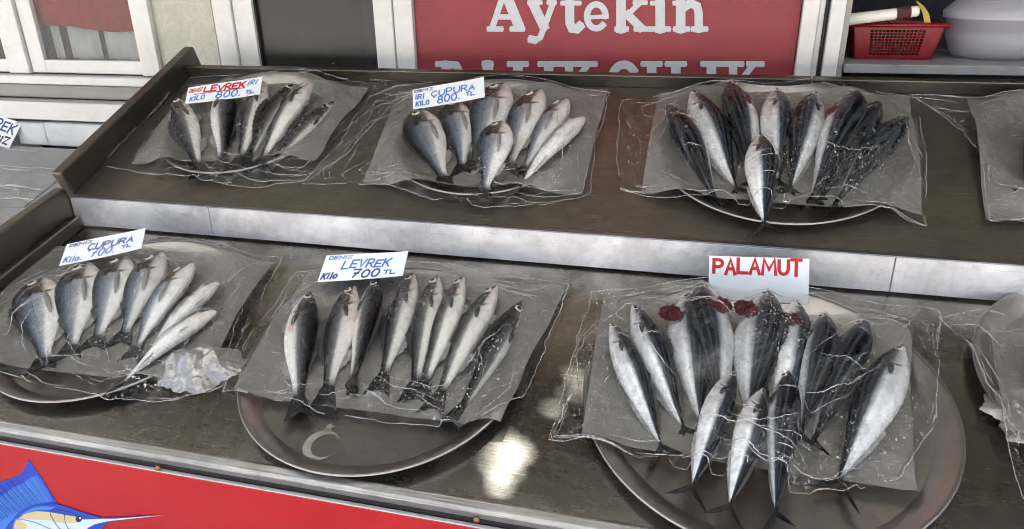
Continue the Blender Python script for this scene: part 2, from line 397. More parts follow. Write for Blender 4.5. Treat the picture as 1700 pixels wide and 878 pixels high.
    if kind == 'bass':
        g2 = g.math('ABSOLUTE', g.math('SUBTRACT', ub, .185))
        col = g.mix(g.math('MULTIPLY', g.ramp(g2, [(.0, .9), (.016, 0.0)]), g.ramp(v, [(.2, 0.0), (.35, 1.0)])), col, (.02, .017, .015, 1))
        pk = g.math('MULTIPLY', g.ramp(g.noise(oc, 11, 3), [(.62, 0.0), (.70, 1.0)]), g.ramp(v, [(.12, 0.0), (.2, 1.0), (.32, 1.0), (.42, 0.0)]))
        col = g.mix(g.math('MULTIPLY', pk, .5), col, (.6, .16, .15, 1))
    mo = g.math('MULTIPLY', g.ramp(g.math('ABSOLUTE', g.math('SUBTRACT', v, g.math('MULTIPLY_ADD', u, -1.0, .47))), [(.0, .9), (.025, 0.0)]), g.ramp(u, [(.045, 1.0), (.06, 0.0)]))
    col = g.mix(mo, col, (.03, .02, .02, 1))
    col = g.mix(g.ramp(u, [(.004, .9), (.022, 0.0)]), col, (.03, .026, .024, 1))
    col = g.mix(g.ramp(u, [(tailu[0], 0.0), (tailu[1], 1.0)]), col, g.ramp(g.noise(g.coord(scale=(3, 30, 3)), 8, 3), [(.3, (.004, .0045, .006)), (.75, (.016, .016, .018))]))
    col = g.mix(1, col, g.ramp(rnd, [(0, .92), (1, 1.08)]), 'MULTIPLY')
    hgt = g.math('ADD', g.math('MULTIPLY', scales, .6 if kind != 'bonito' else .15), g.math('MULTIPLY', nz, .5))
    hgt = g.math('ADD', hgt, g.math('MULTIPLY', g.noise(oc, 14, 3), 1.6))
    nm = g.bump(hgt, .75, .003)
    met = g.ramp(v, [(.2, .25), (.5, .35), (.75, .0)]) if kind == 'bonito' else g.ramp(v, [(.2, .1), (.5, .2), (.8, .0)])
    b = g.bsdf(color=col, rough=g.math('MULTIPLY_ADD', nz, .22, .16), metal=met, normal=nm, spec=g.ramp(v, [(.4, .42), (.75, .14)]))
    return g.done(b)
for k in ('bass', 'bream', 'bonito'): M[k] = fishmat(k)
M['fin'] = plain('fin_membrane', (.035, .035, .035), .4, var=.6, scale=90)
M['finpale'] = plain('fin_pale', (.26, .26, .25), .4, var=.5, scale=90)
M['iris'] = plain('eye_iris', (.62, .6, .5), .15, 0, var=.2, scale=200)
M['pupil'] = plain('eye_pupil', (.004, .004, .005), .08)
M['gill'] = plain('gill_red', (.10, .003, .008), .3, var=.9, scale=130, bump=.6, dirt=(.018, .001, .003), dirtamt=.9)

# ------------------------------------------------------------------ pen letters (unit boxes, y up)
def arc(cx, cy, rx, ry, a0, a1, n=12):
    return [(cx + rx * math.cos(R(a0 + (a1 - a0) * i / n)), cy + ry * math.sin(R(a0 + (a1 - a0) * i / n))) for i in range(n + 1)]
G = {
 'A': [[(0, 0), (.5, 1), (1, 0)], [(.2, .36), (.8, .36)]],
 'B': [[(0, 0), (0, 1)], [(0, 1), (.55, 1)] + arc(.55, .76, .35, .24, 90, -90) + [(0, .52)], [(0, 0), (.6, 0)] + arc(.6, .26, .4, .26, -90, 90)],
 'D': [[(0, 0), (0, 1), (.4, 1)] + arc(.4, .5, .6, .5, 90, -90) + [(0, 0)]],
 'E': [[(1, 1), (0, 1), (0, 0), (1, 0)], [(0, .5), (.8, .5)]],
 'N': [[(0, 0), (0, 1), (1, 0), (1, 1)]],
 'I': [[(.5, 0), (.5, 1)]],
 'İ': [[(.5, 0), (.5, .8)], [(.46, 1.02), (.54, 1.06)]],
 'Z': [[(0, 1), (1, 1), (0, 0), (1, 0)]],
 'L': [[(0, 1), (0, 0), (1, 0)]],
 'V': [[(0, 1), (.45, 0), (1, 1)]],
 'R': [[(0, 0), (0, 1), (.5, 1)] + arc(.5, .74, .42, .26, 90, -90) + [(0, .48)], [(.4, .48), (1, 0)]],
 'K': [[(0, 0), (0, 1)], [(1, 1), (0, .42)], [(.3, .58), (1, 0)]],
 'P': [[(0, 0), (0, 1), (.5, 1)] + arc(.5, .73, .45, .27, 90, -90) + [(0, .46)]],
 'U': [[(0, 1)] + [(0, .4)] + arc(.5, .4, .5, .4, 180, 360) + [(1, 1)]],
 'Ü': [[(0, .85)] + arc(.5, .4, .5, .4, 180, 360) + [(1, .85)], [(.25, 1.02), (.3, 1.06)], [(.7, 1.02), (.75, 1.06)]],
 'Ç': [arc(.55, .5, .55, .5, 45, 315), [(.55, 0), (.62, -.14), (.45, -.24)]],
 'C': [arc(.55, .5, .55, .5, 45, 315)],
 'M': [[(0, 0), (.1, 1), (.5, .3), (.9, 1), (1, 0)]],
 'T': [[(0, 1), (1, 1)], [(.5, 1), (.5, 0)]],
 'O': [arc(.5, .5, .5, .5, 90, 450, 18)],
 '0': [arc(.5, .5, .48, .5, 100, 460, 18)],
 '8': [arc(.5, .76, .36, .24, 90, 450, 14), arc(.5, .26, .48, .26, 90, 450, 14)],
 '7': [[(0, 1), (1, 1), (.3, 0)], [(.25, .5), (.85, .5)]],
 'i': [[(.5, 0), (.5, .6)], [(.46, .82), (.54, .86)]],
 'l': [[(.5, 0), (.5, 1)]],
 'o': [arc(.5, .3, .45, .3, 90, 450, 12)],
 '.': [[(.3, 0), (.42, .03)]],
 '_': [[(0, 0), (1, 0)]],
}
def write(mb, text, x0, x1, y, hgt, wd, fr, slant=0, m=0, z=.0006, jit=.09, rnd=None):
    """letters spread from x0 to x1 on baseline y (tag units, y up)"""
    rnd = rnd or random.Random(len(text) * 13 + int(x0 * 999))
    ws = {'I': .35, 'İ': .35, 'i': .35, 'l': .3, '.': .35, ' ': .5, 'M': 1.15}
    tot = sum(ws.get(c, .8) + .28 for c in text) - .28; k = (x1 - x0) / tot; x = x0
    for i, c in enumerate(text):
        wch = ws.get(c, .8)
        if c != ' ':
            dy = rnd.uniform(-jit, jit) * hgt; sc = 1 + rnd.uniform(-jit, jit)
            for j, st in enumerate(G[c]):
                pts = [(x + (px * wch) * k + slant * py * hgt, y + dy + py * hgt * sc) for px, py in st]
                mb.ribbon(pts, wd, fr, z + (i % 3) * 4e-5 + j * 2e-5, m)
        x += (wch + .28) * k

# ================================================================== THE SETTING
def struct(o): o['kind'] = 'structure'; return o
struct(obj('street', [(-60, -60, 0), (60, -60, 0), (60, 60, 0), (-60, 60, 0)], [(0, 1, 2, 3)], M['ground']))

YW = 2.30
WX = lambda u, v=100, y=YW: wallpt(u, v, y).x
WZ = lambda u, v, y=YW: wallpt(u, v, y).z
mb = MB()
mb.box((-5, YW + .04, 0), (.38, YW + .3, 3.2)); mb.box((.38, YW + .04, 0), (5, YW + .3, 1.27)); mb.box((.38, YW + .04, 2.35), (5, YW + .3, 3.2))
mb.box((2.2, YW + .04, 1.27), (5, YW + .3, 2.35))
struct(mb.build('wall', M['plaster']))
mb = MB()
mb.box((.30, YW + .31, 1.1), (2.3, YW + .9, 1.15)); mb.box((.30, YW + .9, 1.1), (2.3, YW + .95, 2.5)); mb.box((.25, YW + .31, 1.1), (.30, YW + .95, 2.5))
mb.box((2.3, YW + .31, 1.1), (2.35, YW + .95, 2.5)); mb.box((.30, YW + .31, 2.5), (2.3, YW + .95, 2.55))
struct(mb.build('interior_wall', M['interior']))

# roof over the stall (never in the picture, it shades the stall and shows in the steel) with pinholes added for a glow on the shelf
t = thing('awning', 'unseen brown board awning above the fish stall, with pale cloth added as overhead light', 'awning', (0, 0, 2.62))
mb = MB()
X0, X1, Y0, Y1, CELL = -.64, -.34, 1.34, 1.76, .0125                              # pinholes added here so the sun throws a glow on the lower shelf
mb.box((-5, Y1, 0), (5, YW + .03, .02)); mb.box((-5, Y0, 0), (X0, Y1, .02)); mb.box((X1, Y0, 0), (5, Y1, .02))
for j in range(int((Y1 - Y0) / CELL + .5)):
    run = None
    for i in range(int((X1 - X0) / CELL + .5) + 1):
        x, y = X0 + (i + .5) * CELL, Y0 + (j + .5) * CELL
        g1 = math.exp(-((x + .530) / .055) ** 2 - ((y - 1.47) / .060) ** 2); g2 = .95 * math.exp(-((x + .428) / .036) ** 2 - ((y - 1.645) / .050) ** 2)
        g3 = .5 * math.exp(-((x + .47) / .03) ** 2 - ((y - 1.56) / .05) ** 2)
        solid = max(g1, g2, g3) + .55 * noise.noise((x * 42, y * 42, 3)) + random.uniform(-.3, .3) < .80
        if i == int((X1 - X0) / CELL + .5): solid = False
        if solid and run is None: run = i
        if not solid and run is not None:
            mb.box((X0 + run * CELL, Y0 + j * CELL, .012), (X0 + i * CELL, Y0 + (j + 1) * CELL, .018)); run = None
mb.build('roof', M['awning'], t)
g = N('fill_light_cloth'); cn = g.noise(g.coord(), 2.5, 4)
cc = g.ramp(cn, [(.3, (.64, .64, .62)), (.7, (.73, .73, .71))])
M['fill_cloth'] = g.done(g.n('MixShader', {0: .62, 1: g.n('BsdfDiffuse', {'Color': cc}).outputs[0], 2: g.n('BsdfTranslucent', {'Color': cc}).outputs[0]}).outputs[0])
MB().box((-5, -.45, .006), (5, Y0 - .003, .008)).build('cloth', M['fill_cloth'], t)  # unseen cloth added as a soft overhead fill light
g = N('sun_dimmer'); MB().box((X0 - .03, Y0 - .03, .0225), (X1 + .03, Y1 + .03, .0235)).build('added_dimmer_sheet', g.done(g.n('BsdfTransparent', {'Color': (.36, .36, .36, 1)}).outputs[0]), t)  # unseen sheet added over the pinholes to dim their sun
for x in (-3, -1, 1, 3): MB().box((x, -.44, -.08), (x + .05, YW, -.001)).build('beam', M['awning'], t)

# ------------------------------------------------------------------ left window
def wallrect(mb, u0, u1, z0, z1, y0, y1, m=0, v=100):
    mb.box((WX(u0, v), y0, z0), (WX(u1, v), y1, z1), m)
zs = WZ(100, 122)
t = thing('window', 'white framed window with red and white curtains left of the stone panel', 'window', (WX(150), YW, zs))
L0 = Vector((WX(150), YW, zs))
def sub(name, boxes, mat, parent, base, bevel=.003, smooth=False):
    mb = MB()
    for a, b in boxes: mb.box(Vector(a) - base, Vector(b) - base)
    return mb.build(name, mat, parent, smooth, bevel)
zt = 2.3
sub('frame', [((WX(18), YW - .02, zs), (WX(51), YW + .035, zt)), ((WX(238.5), YW - .02, zs), (WX(268), YW + .035, zt)), ((WX(-60), YW - .02, zs), (WX(-25), YW + .035, zt))], M['whiteframe'], t, L0)
sub('sash', [((WX(53.5), YW - .008, zs + .003), (WX(76), YW + .03, zt)), ((WX(76.2), YW - .008, zs + .003), (WX(237), YW + .03, zs + .052)), ((WX(-24), YW - .008, zs + .003), (WX(17), YW + .03, zs + .052))], M['whiteframe'], t, L0)
sub('seal', [((WX(51.2), YW, zs), (WX(53.3), YW + .03, zt)), ((WX(237.2), YW, zs), (WX(238.3), YW + .03, zt))], M['rubber'], t, L0, 0)
sub('pane', [((WX(76.4), YW + .008, zs + .053), (WX(236.8), YW + .012, zt)), ((WX(-23), YW + .008, zs + .053), (WX(16.8), YW + .012, zt))], M['glass'], t, L0, 0)
sub('backing', [((WX(-60), YW + .0365, zs), (WX(268), YW + .0395, zt))], M['dark'], t, L0, 0)
# curtains hang just behind the panes
def curtain(name, u0, u1, z0, z1, mat, label, amp, waves, y):
    x0, x1 = WX(u0), WX(u1); v = []; f = []; n = 60
    for i in range(n + 1):
        s = i / n; x = x0 + (x1 - x0) * s; yy = y + amp * math.sin(s * waves * 6.283 + .6 * math.sin(s * 9)); zb = z0 + .012 * math.sin(s * 5 + 1)
        v += [(x, yy, zb), (x, yy, z1)]
    for i in range(n): f.append((2 * i, 2 * i + 2, 2 * i + 3, 2 * i + 1))
    o = obj(name, v, f, mat, None, True); s_ = o.modifiers.new('thick', 'SOLIDIFY'); s_.thickness = .0012
    return tag(o, label, 'curtain')
curtain('curtain', 70, 245, WZ(150, 48), zt, M['curtain_red'], 'dark red curtain hanging behind the upper window pane', .0045, 4, YW + .022)
for ua, ub_, lb in ((86, 101, 'narrow white curtain strip at the left of the window pane'), (113, 162, 'middle white curtain strip below the red curtain'), (172, 238, 'wide white curtain strip at the right of the window pane')):
    curtain('curtain', ua, ub_, WZ(150, 104), WZ(150, 44), M['curtain_white'], lb, .0035, (ub_ - ua) / 22, YW + .030)
# sills below the window
t = thing('window_sill', 'stepped white sill courses under the curtained window', 'window sill', L0)
def course(v0, v1, y0, u1, mat, name, u0=-300):
    return sub(name, [((WX(u0), y0, WZ(100, v1)), (WX(u1), YW + .035, WZ(100, v0) - .003))], mat, t, L0, .004)
course(122, 137, YW - .05, 262, M['whiteframe'], 'upper_course')
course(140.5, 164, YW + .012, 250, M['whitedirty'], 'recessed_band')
sub('joint', [((WX(-300), YW + .0362, .9), (WX(268), YW + .0392, zs - .002))], M['dark'], t, L0, 0)
course(165, 196, YW - .045, 240, M['whiteframe'], 'lower_course')
t = thing('marble_block', 'white marble block below the window sill beside the small tiles', 'stone block', L0)
sub('block', [((WX(52, 220), YW - .06, WZ(100, 236)), (WX(97, 220), YW + .03, WZ(100, 200))), ((WX(97.5, 220), YW - .06, WZ(100, 236)), (WX(290, 220), YW + .03, WZ(100, 199)))], M['marblewhite'], t, L0, .004)
g = N('small_tiles'); br = g.n('TexBrick', {'Vector': g.coord(scale=(1, 1, 1)), 'Color1': (.3, .3, .28, 1), 'Color2': (.36, .36, .33, 1), 'Mortar': (.1, .1, .09, 1), 'Scale': 22.0, 'Mortar Size': .03})
M['tiles'] = g.done(g.bsdf(color=br.outputs[0], rough=.5))
o = obj('tile_panel', [(WX(-300), YW + .02, .8), (WX(51.8, 220), YW + .02, .8), (WX(51.8, 220), YW + .02, WZ(100, 197.5)), (WX(-300), YW + .02, WZ(100, 197.5)),
                       (WX(-300), YW + .035, .8), (WX(51.8, 220), YW + .035, .8), (WX(51.8, 220), YW + .035, WZ(100, 197.5)), (WX(-300), YW + .035, WZ(100, 197.5))],
        [(0, 1, 2, 3), (1, 5, 6, 2), (3, 2, 6, 7), (4, 7, 6, 5)], M['tiles']); tag(o, 'small grey wall tiles left of the white marble block', 'tiles')

# stone panel
mb = MB().box((WX(269), YW + .0, 1.0), (WX(366), YW + .035, zt)); o = mb.build('stone_panel', M['marble'], bevel=.002); tag(o, 'beige veined stone panel on the wall between window and door', 'stone panel')
mb = MB().box((WX(366.5), YW - .005, 1.0), (WX(374), YW + .035, zt)); o = mb.build('wood_strip', plain('strip_brown', (.25, .2, .14), .6)); tag(o, 'thin brown strip between stone panel and white door frame', 'strip')
# door
base = Vector((WX(535), YW, 1.0))
t = thing('door', 'dark grey stained door in a white frame', 'door', base)
sub('frame', [((WX(375), YW - .03, 1.0), (WX(404), YW + .03, zt)), ((WX(405), YW - .02, 1.0), (WX(436), YW + .03, zt)), ((WX(632.5), YW - .03, 1.0), (WX(662), YW + .03, zt)), ((WX(663), YW - .022, 1.0), (WX(693), YW + .03, zt))], M['whiteframe'], t, base)
sub('seal', [((WX(436.2), YW - .008, 1.0), (WX(438.5), YW + .028, zt))], M['rubber'], t, base, 0)
sub('door_panel', [((WX(438.8), YW + .004, 1.0), (WX(632.2), YW + .026, zt))], M['doorpanel'], t, base, 0)
# sign
sx0, sx1 = WX(695), WX(1318)
base = Vector(((sx0 + sx1) / 2, YW, 1.1))
t = thing('shop_sign', 'dull red shop sign with big white slab lettering above the stall', 'sign', base)
sub('panel', [((sx0, YW - .004, 1.0), (sx1, YW + .03, 2.0))], M['signred'], t, base, 0)
mb = MB()
def SG(u, v): p = wallpt(u, v, YW - .0045) - base; return p
class Slab:
    """fat slab-serif letters, laid out in photograph units on the sign plane"""
    k = 0
    def __init__(s, mb): s.mb = mb
    def st(s, pts, wd):
        Slab.k += 1
        fr = lambda x, y, z: SG(x, y) + Vector((0, -z, 0))
        s.mb.ribbon(pts, wd, fr, .0004 + Slab.k * 1.5e-5)
        for p in (pts[0], pts[-1]):
            Slab.k += 1
            s.mb.add([fr(p[0] + wd * .5 * math.cos(a * .5236), p[1] + wd * .5 * math.sin(a * .5236), .0004 + Slab.k * 1.5e-5) for a in range(12)], [tuple(range(11, -1, -1))])
s_ = Slab(mb)
B = 53; T = 8
# A
s_.st([(818, 44), (840, -22)], 10); s_.st([(836, -20), (862, 44)], 17); s_.st([(828, 28), (852, 28)], 9); s_.st([(812, 48), (832, 48)], 9); s_.st([(850, 48), (868, 48)], 9)
# y
s_.st([(886, 8), (903, 44)], 16); s_.st([(917, 8), (903, 46), (897, 62), (888, 68), (882, 64)], 10); s_.st([(879, 4), (897, 4)], 8); s_.st([(911, 4), (921, 4)], 8); s_.st([(882, 65), (887, 66)], 13)
# t
s_.st([(946, -12), (946, 38), (950, 47), (958, 48), (963, 43)], 15); s_.st([(934, 5), (962, 5)], 8)
# e
s_.st([(990 + 15.5 * math.cos(R(a)), 27 - 20 * math.sin(R(a))) for a in range(0, 318, 15)], 10.5); s_.st([(976, 29), (1006, 27)], 7)
# k
s_.st([(1031, -25), (1031, 48)], 16); s_.st([(1034, 32), (1061, 6)], 9); s_.st([(1042, 24), (1064, 46)], 14); s_.st([(1024, 48), (1040, 48)], 9); s_.st([(1056, 48), (1075, 48)], 9); s_.st([(1054, 4), (1072, 4)], 8)
# i
s_.st([(1096, 6), (1096, 48)], 16); s_.st([(1081, 48), (1110, 48)], 9); s_.st([(1083, 5), (1098, 5)], 8); s_.st([(1096, -14), (1097, -14)], 15)
# n
s_.st([(1130, 6), (1130, 48)], 16); s_.st([(1133, 14), (1146, 5), (1157, 10), (1160, 22), (1160, 48)], 14); s_.st([(1121, 48), (1142, 48)], 9); s_.st([(1151, 48), (1172, 48)], 9); s_.st([(1120, 5), (1132, 5)], 8)
# second line, mostly behind the stall's back ledge
def stem(x, w=16): s_.st([(x, 110), (x, 165)], w); s_.st([(x - 14, 106), (x + 14, 106)], 10); s_.st([(x - 14, 166), (x + 14, 166)], 10)
stem(741); s_.st([(741, 106), (758, 108), (764, 120), (756, 132), (745, 134)], 12); s_.st([(745, 134), (762, 140), (766, 152), (758, 164), (741, 166)], 12)
s_.st([(798, 164), (809, 107)], 11); s_.st([(809, 107), (824, 164)], 16); s_.st([(802, 146), (818, 146)], 8); s_.st([(806, 107), (814, 107)], 13)
stem(860); s_.st([(874, 166), (884, 150)], 9)
stem(911)
stem(945, 14); s_.st([(950, 140), (976, 108)], 10); s_.st([(958, 132), (982, 164)], 14); s_.st([(966, 106), (988, 106)], 10)
s_.st([(a, 270 - b) for a, b in arc(1036, 135, 21, 28, 40, 320, 20)], 14); s_.st([(1036, 164), (1040, 172), (1032, 176)], 6)
stem(1082); stem(1122); s_.st([(1136, 166), (1144, 150)], 9)
stem(1181); stem(1217, 14); s_.st([(1224, 140), (1250, 108)], 10); s_.st([(1232, 132), (1256, 164)], 14); s_.st([(1243, 106), (1265, 106)], 10)
s_.mb.build('lettering', M['signwhite'], t)
sub('frame', [((WX(1320), YW - .03, 1.0), (WX(1346), YW + .03, zt)), ((WX(1347), YW - .012, 1.0), (WX(1357), YW + .03, zt))], M['whiteframe'], t, base)
# post of the service opening
base = Vector((WX(1385), YW, 1.0))
t = thing('opening_post', 'white post of the service opening beside the red basket', 'post', base)
sub('post', [((WX(1364), YW - .035, 1.0), (WX(1388), YW + .03, zt))], M['whiteframe'], t, base)
sub('edge_strip', [((WX(1389), YW - .01, 1.0), (WX(1400), YW + .09, zt))], M['whitedirty'], t, base)
mb = MB(); mb.tube([Vector((WX(1360.5), YW - .012, 1.0 + i * .06)) - base + Vector((random.uniform(-.002, .002), 0, 0)) for i in range(22)], .0045, 8)
mb.build('cord', M['black'], t, True)
# shelf in the opening
ys0 = YW - .02
zsh = WZ(1550, 108, ys0)
sh = MB().box((WX(1401), ys0, zsh - .025), (2.1, YW + .42, zsh)).build('service_shelf', M['shelfgrey'], bevel=.003); tag(sh, 'grey service shelf holding a red basket and plastic bowl', 'shelf')
# red basket
yb = YW + .10
bx0, bx1 = wallpt(1417, 104, yb).x, wallpt(1545, 104, yb).x; tx0, tx1 = wallpt(1413, 42, yb - .01).x, wallpt(1566, 42, yb - .01).x
hb = wallpt(1480, 42, yb - .01).z - zsh
cb = Vector(((bx0 + bx1) / 2, yb + .07, zsh + .001))
t = thing('basket', 'red plastic basket with latticed sides on the grey service shelf', 'basket', cb)
wb, wt = (bx1 - bx0) / 2, (tx1 - tx0) / 2
mb = MB(); n_ = 40
def sqr(k, w, d):
    a = 6.28318 * k / n_; c, s = math.cos(a), math.sin(a); e = .28
    return (math.copysign(abs(c) ** e, c) * w, math.copysign(abs(s) ** e, s) * d)
def wallp(x, f):   # front wall point: x in -1..1, f height 0..1
    w_ = wb + (wt - wb) * f; return Vector((x * w_, -(.07 + .012 * f), hb * f))
th = Vector((0, .003, 0))
def slab(a, b, c, d):
    mb.hexa([a, b, b + th, a + th], [d, c, c + th, d + th])
for sgn in (1, -1):
    y = lambda p: Vector((p.x, p.y if sgn == 1 else -p.y, p.z))
    W_ = lambda x, f: y(wallp(x, f))
    slab(W_(-1, 0), W_(-.62, 0), W_(-.62, 1), W_(-1, 1)); slab(W_(.62, 0), W_(1, 0), W_(1, 1), W_(.62, 1))
    slab(W_(-.62, 0), W_(.62, 0), W_(.62, .12), W_(-.62, .12)); slab(W_(-.62, .86), W_(.62, .86), W_(.62, 1), W_(-.62, 1))
    for i in range(1, 14):
        x = -.62 + 1.24 * i / 14; slab(W_(x - .011, .12), W_(x + .011, .12), W_(x + .011, .86), W_(x - .011, .86))
    for i in range(1, 9):
        z = .12 + .74 * i / 9; th2 = Vector((0, -.0008 * sgn, 0))
        slab(W_(-.62, z - .012) + th2, W_(.62, z - .012) + th2, W_(.62, z + .012) + th2, W_(-.62, z + .012) + th2)
for sx in (-1, 1):
    mb.hexa([(sx * wb, -.07, 0), (sx * wb, .07, 0), (sx * (wb - .004), .07, 0), (sx * (wb - .004), -.07, 0)], [(sx * wt, -.082, hb), (sx * wt, .082, hb), (sx * (wt - .004), .082, hb), (sx * (wt - .004), -.082, hb)])
mb.box((-wb, -.07, 0), (wb, .07, .003))
mb.build('body', M['basket'], t)
mb = MB()
rp = [(-wt - .006, -.088), (wt + .006, -.088), (wt + .006, .088), (-wt - .006, .088), (-wt - .006, -.088)]
for i in range(4):
    a, b = rp[i], rp[i + 1]; mb.tube([(*a, hb), (*b, hb)], .006, 8)
mb.build('rim', M['basket'], t, True)
mb = MB()
for i in range(16):
    p = Vector((random.uniform(-.09, .09), random.uniform(-.04, .05), random.uniform(.03, hb * .9))); mb.tube([p, p + Vector((random.uniform(-.05, .05), random.uniform(-.03, .03), random.uniform(-.01, .02)))], [.014, .01], 7)
o = mb.build('scrap_heap', M['green'], None, True); o.location = cb; tag(o, 'dark green scraps heaped inside the red basket', 'scraps')
yk = yb - .035
a, b = wallpt(1403, 33, yk), wallpt(1525, 18, yk)
t = thing('tool_handle', 'white plastic tool handle bound with brown tape lying across the red basket', 'handle', a)
dk = (b - a)
MB().tube([Vector((0, 0, 0)), dk * .03, dk * .97, dk], [.012, .0165, .0150, .012], 16).build('grip', M['handle'], t, True)
MB().tube([dk * (.70 + .01 * i) for i in range(20)], [.0172 + .0012 * math.sin(i * 1.9) for i in range(20)], 14).build('tape', M['cloth'], t, True)
p = [wallpt(*q, yk + .03) for q in ((1522, 2), (1530, 10), (1537, 22), (1541, 42), (1542, 60))]
mb = MB()
for i in range(4):
    A, Bq = p[i], p[i + 1]; w0, w1 = (.002, .006, .008, .008, .006)[i], (.002, .006, .008, .008, .006)[i + 1]
    mb.hexa([A + Vector((-w0, 0, 0)), A + Vector((w0, 0, 0)), A + Vector((w0, .003, 0)), A + Vector((-w0, .003, 0))], [Bq + Vector((-w1, 0, 0)), Bq + Vector((w1, 0, 0)), Bq + Vector((w1, .003, 0)), Bq + Vector((-w1, .003, 0))])
o = mb.build('plastic_strip', M['yellow']); tag(o, 'curved yellow strip sticking up out of the red basket', 'strip')
# bowl with lid
yb2 = YW + .20
rr = (wallpt(1720, 80, yb2).x - wallpt(1562, 80, yb2).x) / 2 * 1.12
cbw = Vector((wallpt(1562, 80, yb2).x + rr, yb2, zsh + .001))
hbw = .118
t = thing('plastic_bowl', 'round translucent plastic tub with its lid on the service shelf', 'tub', cbw)
mb = MB(); mb.lathe([(0.001, 0), (rr * .72, 0), (rr * .82, .012), (rr * .95, hbw * .5), (rr * .97, hbw * .72), (rr * .985, hbw * .72), (rr * .99, hbw), (rr * 1.03, hbw), (rr * 1.03, hbw + .004), (rr * .975, hbw + .002), (rr * .93, hbw * .5), (rr * .8, .016), (.001, .004)], n=72)
mb.build('bowl', M['bowl'], t, True)
mb = MB(); mb.lathe([(rr * 1.06, hbw - .006), (rr * 1.07, hbw + .012), (rr * 1.0, hbw + .022), (rr * .72, hbw + .06), (rr * .62, hbw + .062), (rr * .55, hbw + .085), (.001, hbw + .09), (.001, hbw + .088), (rr * .5, hbw + .08), (rr * .6, hbw + .058), (rr * .7, hbw + .055), (rr * .98, hbw + .018), (rr * 1.05, hbw + .01), (rr * 1.06, hbw - .006)], n=72)
mb.build('lid', M['bowl'], t, True)

# ------------------------------------------------------------------ neighbouring counter on the left
SIDE = Plane(wallpt(100, 246, YW - .09), 21)
t = thing('side_counter', 'grey counter under ribbed plastic film left of the fish stall', 'counter', mat=SIDE.mat())
MB().box((-1.2, -.50, -.03), (.62, -.0, 0)).build('counter_top', M['shelfgrey'], t, bevel=.002)
MB().box((-1.2, -.53, -.8), (.62, -.505, .01)).build('front_edge', M['wallsteel'], t, bevel=.002)
for x in (-1.1, .55): MB().box((x, -.3, -.85), (x + .04, -.26, -.031)).build('leg', M['wallsteel'], t)
a, b, c_, d_ = (SIDE.px(*q) for q in ((118, 249), (160, 249), (40, 345), (-20, 345)))
up = Vector((0, 0, .004)); dn = Vector((0, 0, .0005))
MB().hexa([d_ + dn, c_ + dn, b + dn, a + dn], [d_ + up, c_ + up, b + up, a + up]).build('pale_strip', M['shelfgrey'], t)
v = []; f = []; nx, ny = 70, 90
for j in range(ny + 1):
    for i in range(nx + 1):
        x = -1.15 + 1.35 * i / nx; y = -.44 + .43 * j / ny
        v.append((x - .25 * (y + .44) * 0, y, .012 + .0035 * math.sin(y * 170 + 2.2 * noise.noise((x * 2, y * 4, 0)) + x * 3) + .006 * noise.noise((x * 3, y * 9, 2))))
for j in range(ny):
    for i in range(nx): k = j * (nx + 1) + i; f.append((k, k + 1, k + nx + 2, k + nx + 1))
mb = MB(); mb.add(v, f, 0)
for q in range(34):
    y = random.uniform(-.42, -.02); x = random.uniform(-1.1, -.3); pp = []
    for i in range(26):
        pp.append((x, y + .004 * math.sin(i * .5 + q), .019 + .003 * math.sin(i * .7))); x += .022; y += random.uniform(-.0015, .0015)
        if x > .18: break
    mb.tube(pp, .0009, 5, 1)
o = mb.build('cling_film', [M['film'], M['crease']], None, True); o.matrix_world = SIDE.mat(); tag(o, 'ribbed cling film stretched over the grey side counter at left', 'plastic film')

# ================================================================== THE STALL
XR = 2.62                                             # stall length along p
QF = -.662
t_stall = thing('fish_stall', 'two tier stainless steel fish stall with red front panel', 'stall', (LOW.O.x, LOW.O.y, 0))
inv = Matrix.Translation(-Vector((LOW.O.x, LOW.O.y, 0)))
def part(name, mb, mat, pl=None, bevel=.0025, smooth=False, parent=None):
    o = mb.build(name, mat, parent or t_stall, smooth, bevel)
    if pl: o.matrix_local = inv @ pl.mat()
    else: o.matrix_local = inv
    return o
part('lower_shelf', MB().box((0, QF + .004, -.02), (XR, -.002, 0)), M['steel'], LOW, .001)
part('upper_shelf', MB().box((0, .0035, -.02), (XR, .619, 0)), M['steelupper'], UPP, .001)
z1 = UPP.O.z; yO = UPP.O.y
mb = MB(); rj = .875                                     # riser: two folded plates meeting at a joint
xj = LOW.O.x + .44
xj2 = wallpt(1480, 450, yO).x
for xa, xb in ((LOW.O.x + .001, xj - .0008), (xj + .0008, xj2 - .0008), (xj2 + .0008, LOW.O.x + XR)): mb.box((xa, yO - .014, .953), (xb, yO - .0022, z1))
part('riser', mb, M['riser'], None, .002)
part('riser_edge', MB().box((LOW.O.x, yO - .016, z1 + .0005), (LOW.O.x + XR, yO + .0035, z1 + .003)), M['rim'], None, .001)
# ledges along the back
part('back_ledge', MB().box((0, .6215, -.02), (1.95, .640, .037)).box((1.953, .6215, -.02), (XR, .640, .037)), M['wallsteel'], UPP, .003)
# left side walls
mb = MB().box((-.036, .010, -.03), (-.002, .70, .070)); part('upper_side_wall', mb, M['wallsteel'], UPP, .004)
mb = MB().hexa([(-.036, QF, -.03), (-.001, QF, -.03), (-.001, .012, -.03), (-.036, .012, -.03)], [(-.036, QF, .125), (-.001, QF, .125), (-.001, .012, .112), (-.036, .012, .112)])
part('lower_side_wall', mb, M['wallsteel'], LOW, .005)
part('side_ledge', MB().box((.0005, QF + .02, .0008), (.026, -.016, .036)), M['wallsteel'], LOW, .002)
part('side_ledge_edge', MB().box((.0225, QF + .02, .0365), (.0295, -.016, .040)), M['rim'], LOW, .001)
part('right_side_wall', MB().box((XR + .001, QF, -.03), (XR + .036, .012, .12)), M['wallsteel'], LOW, .004)
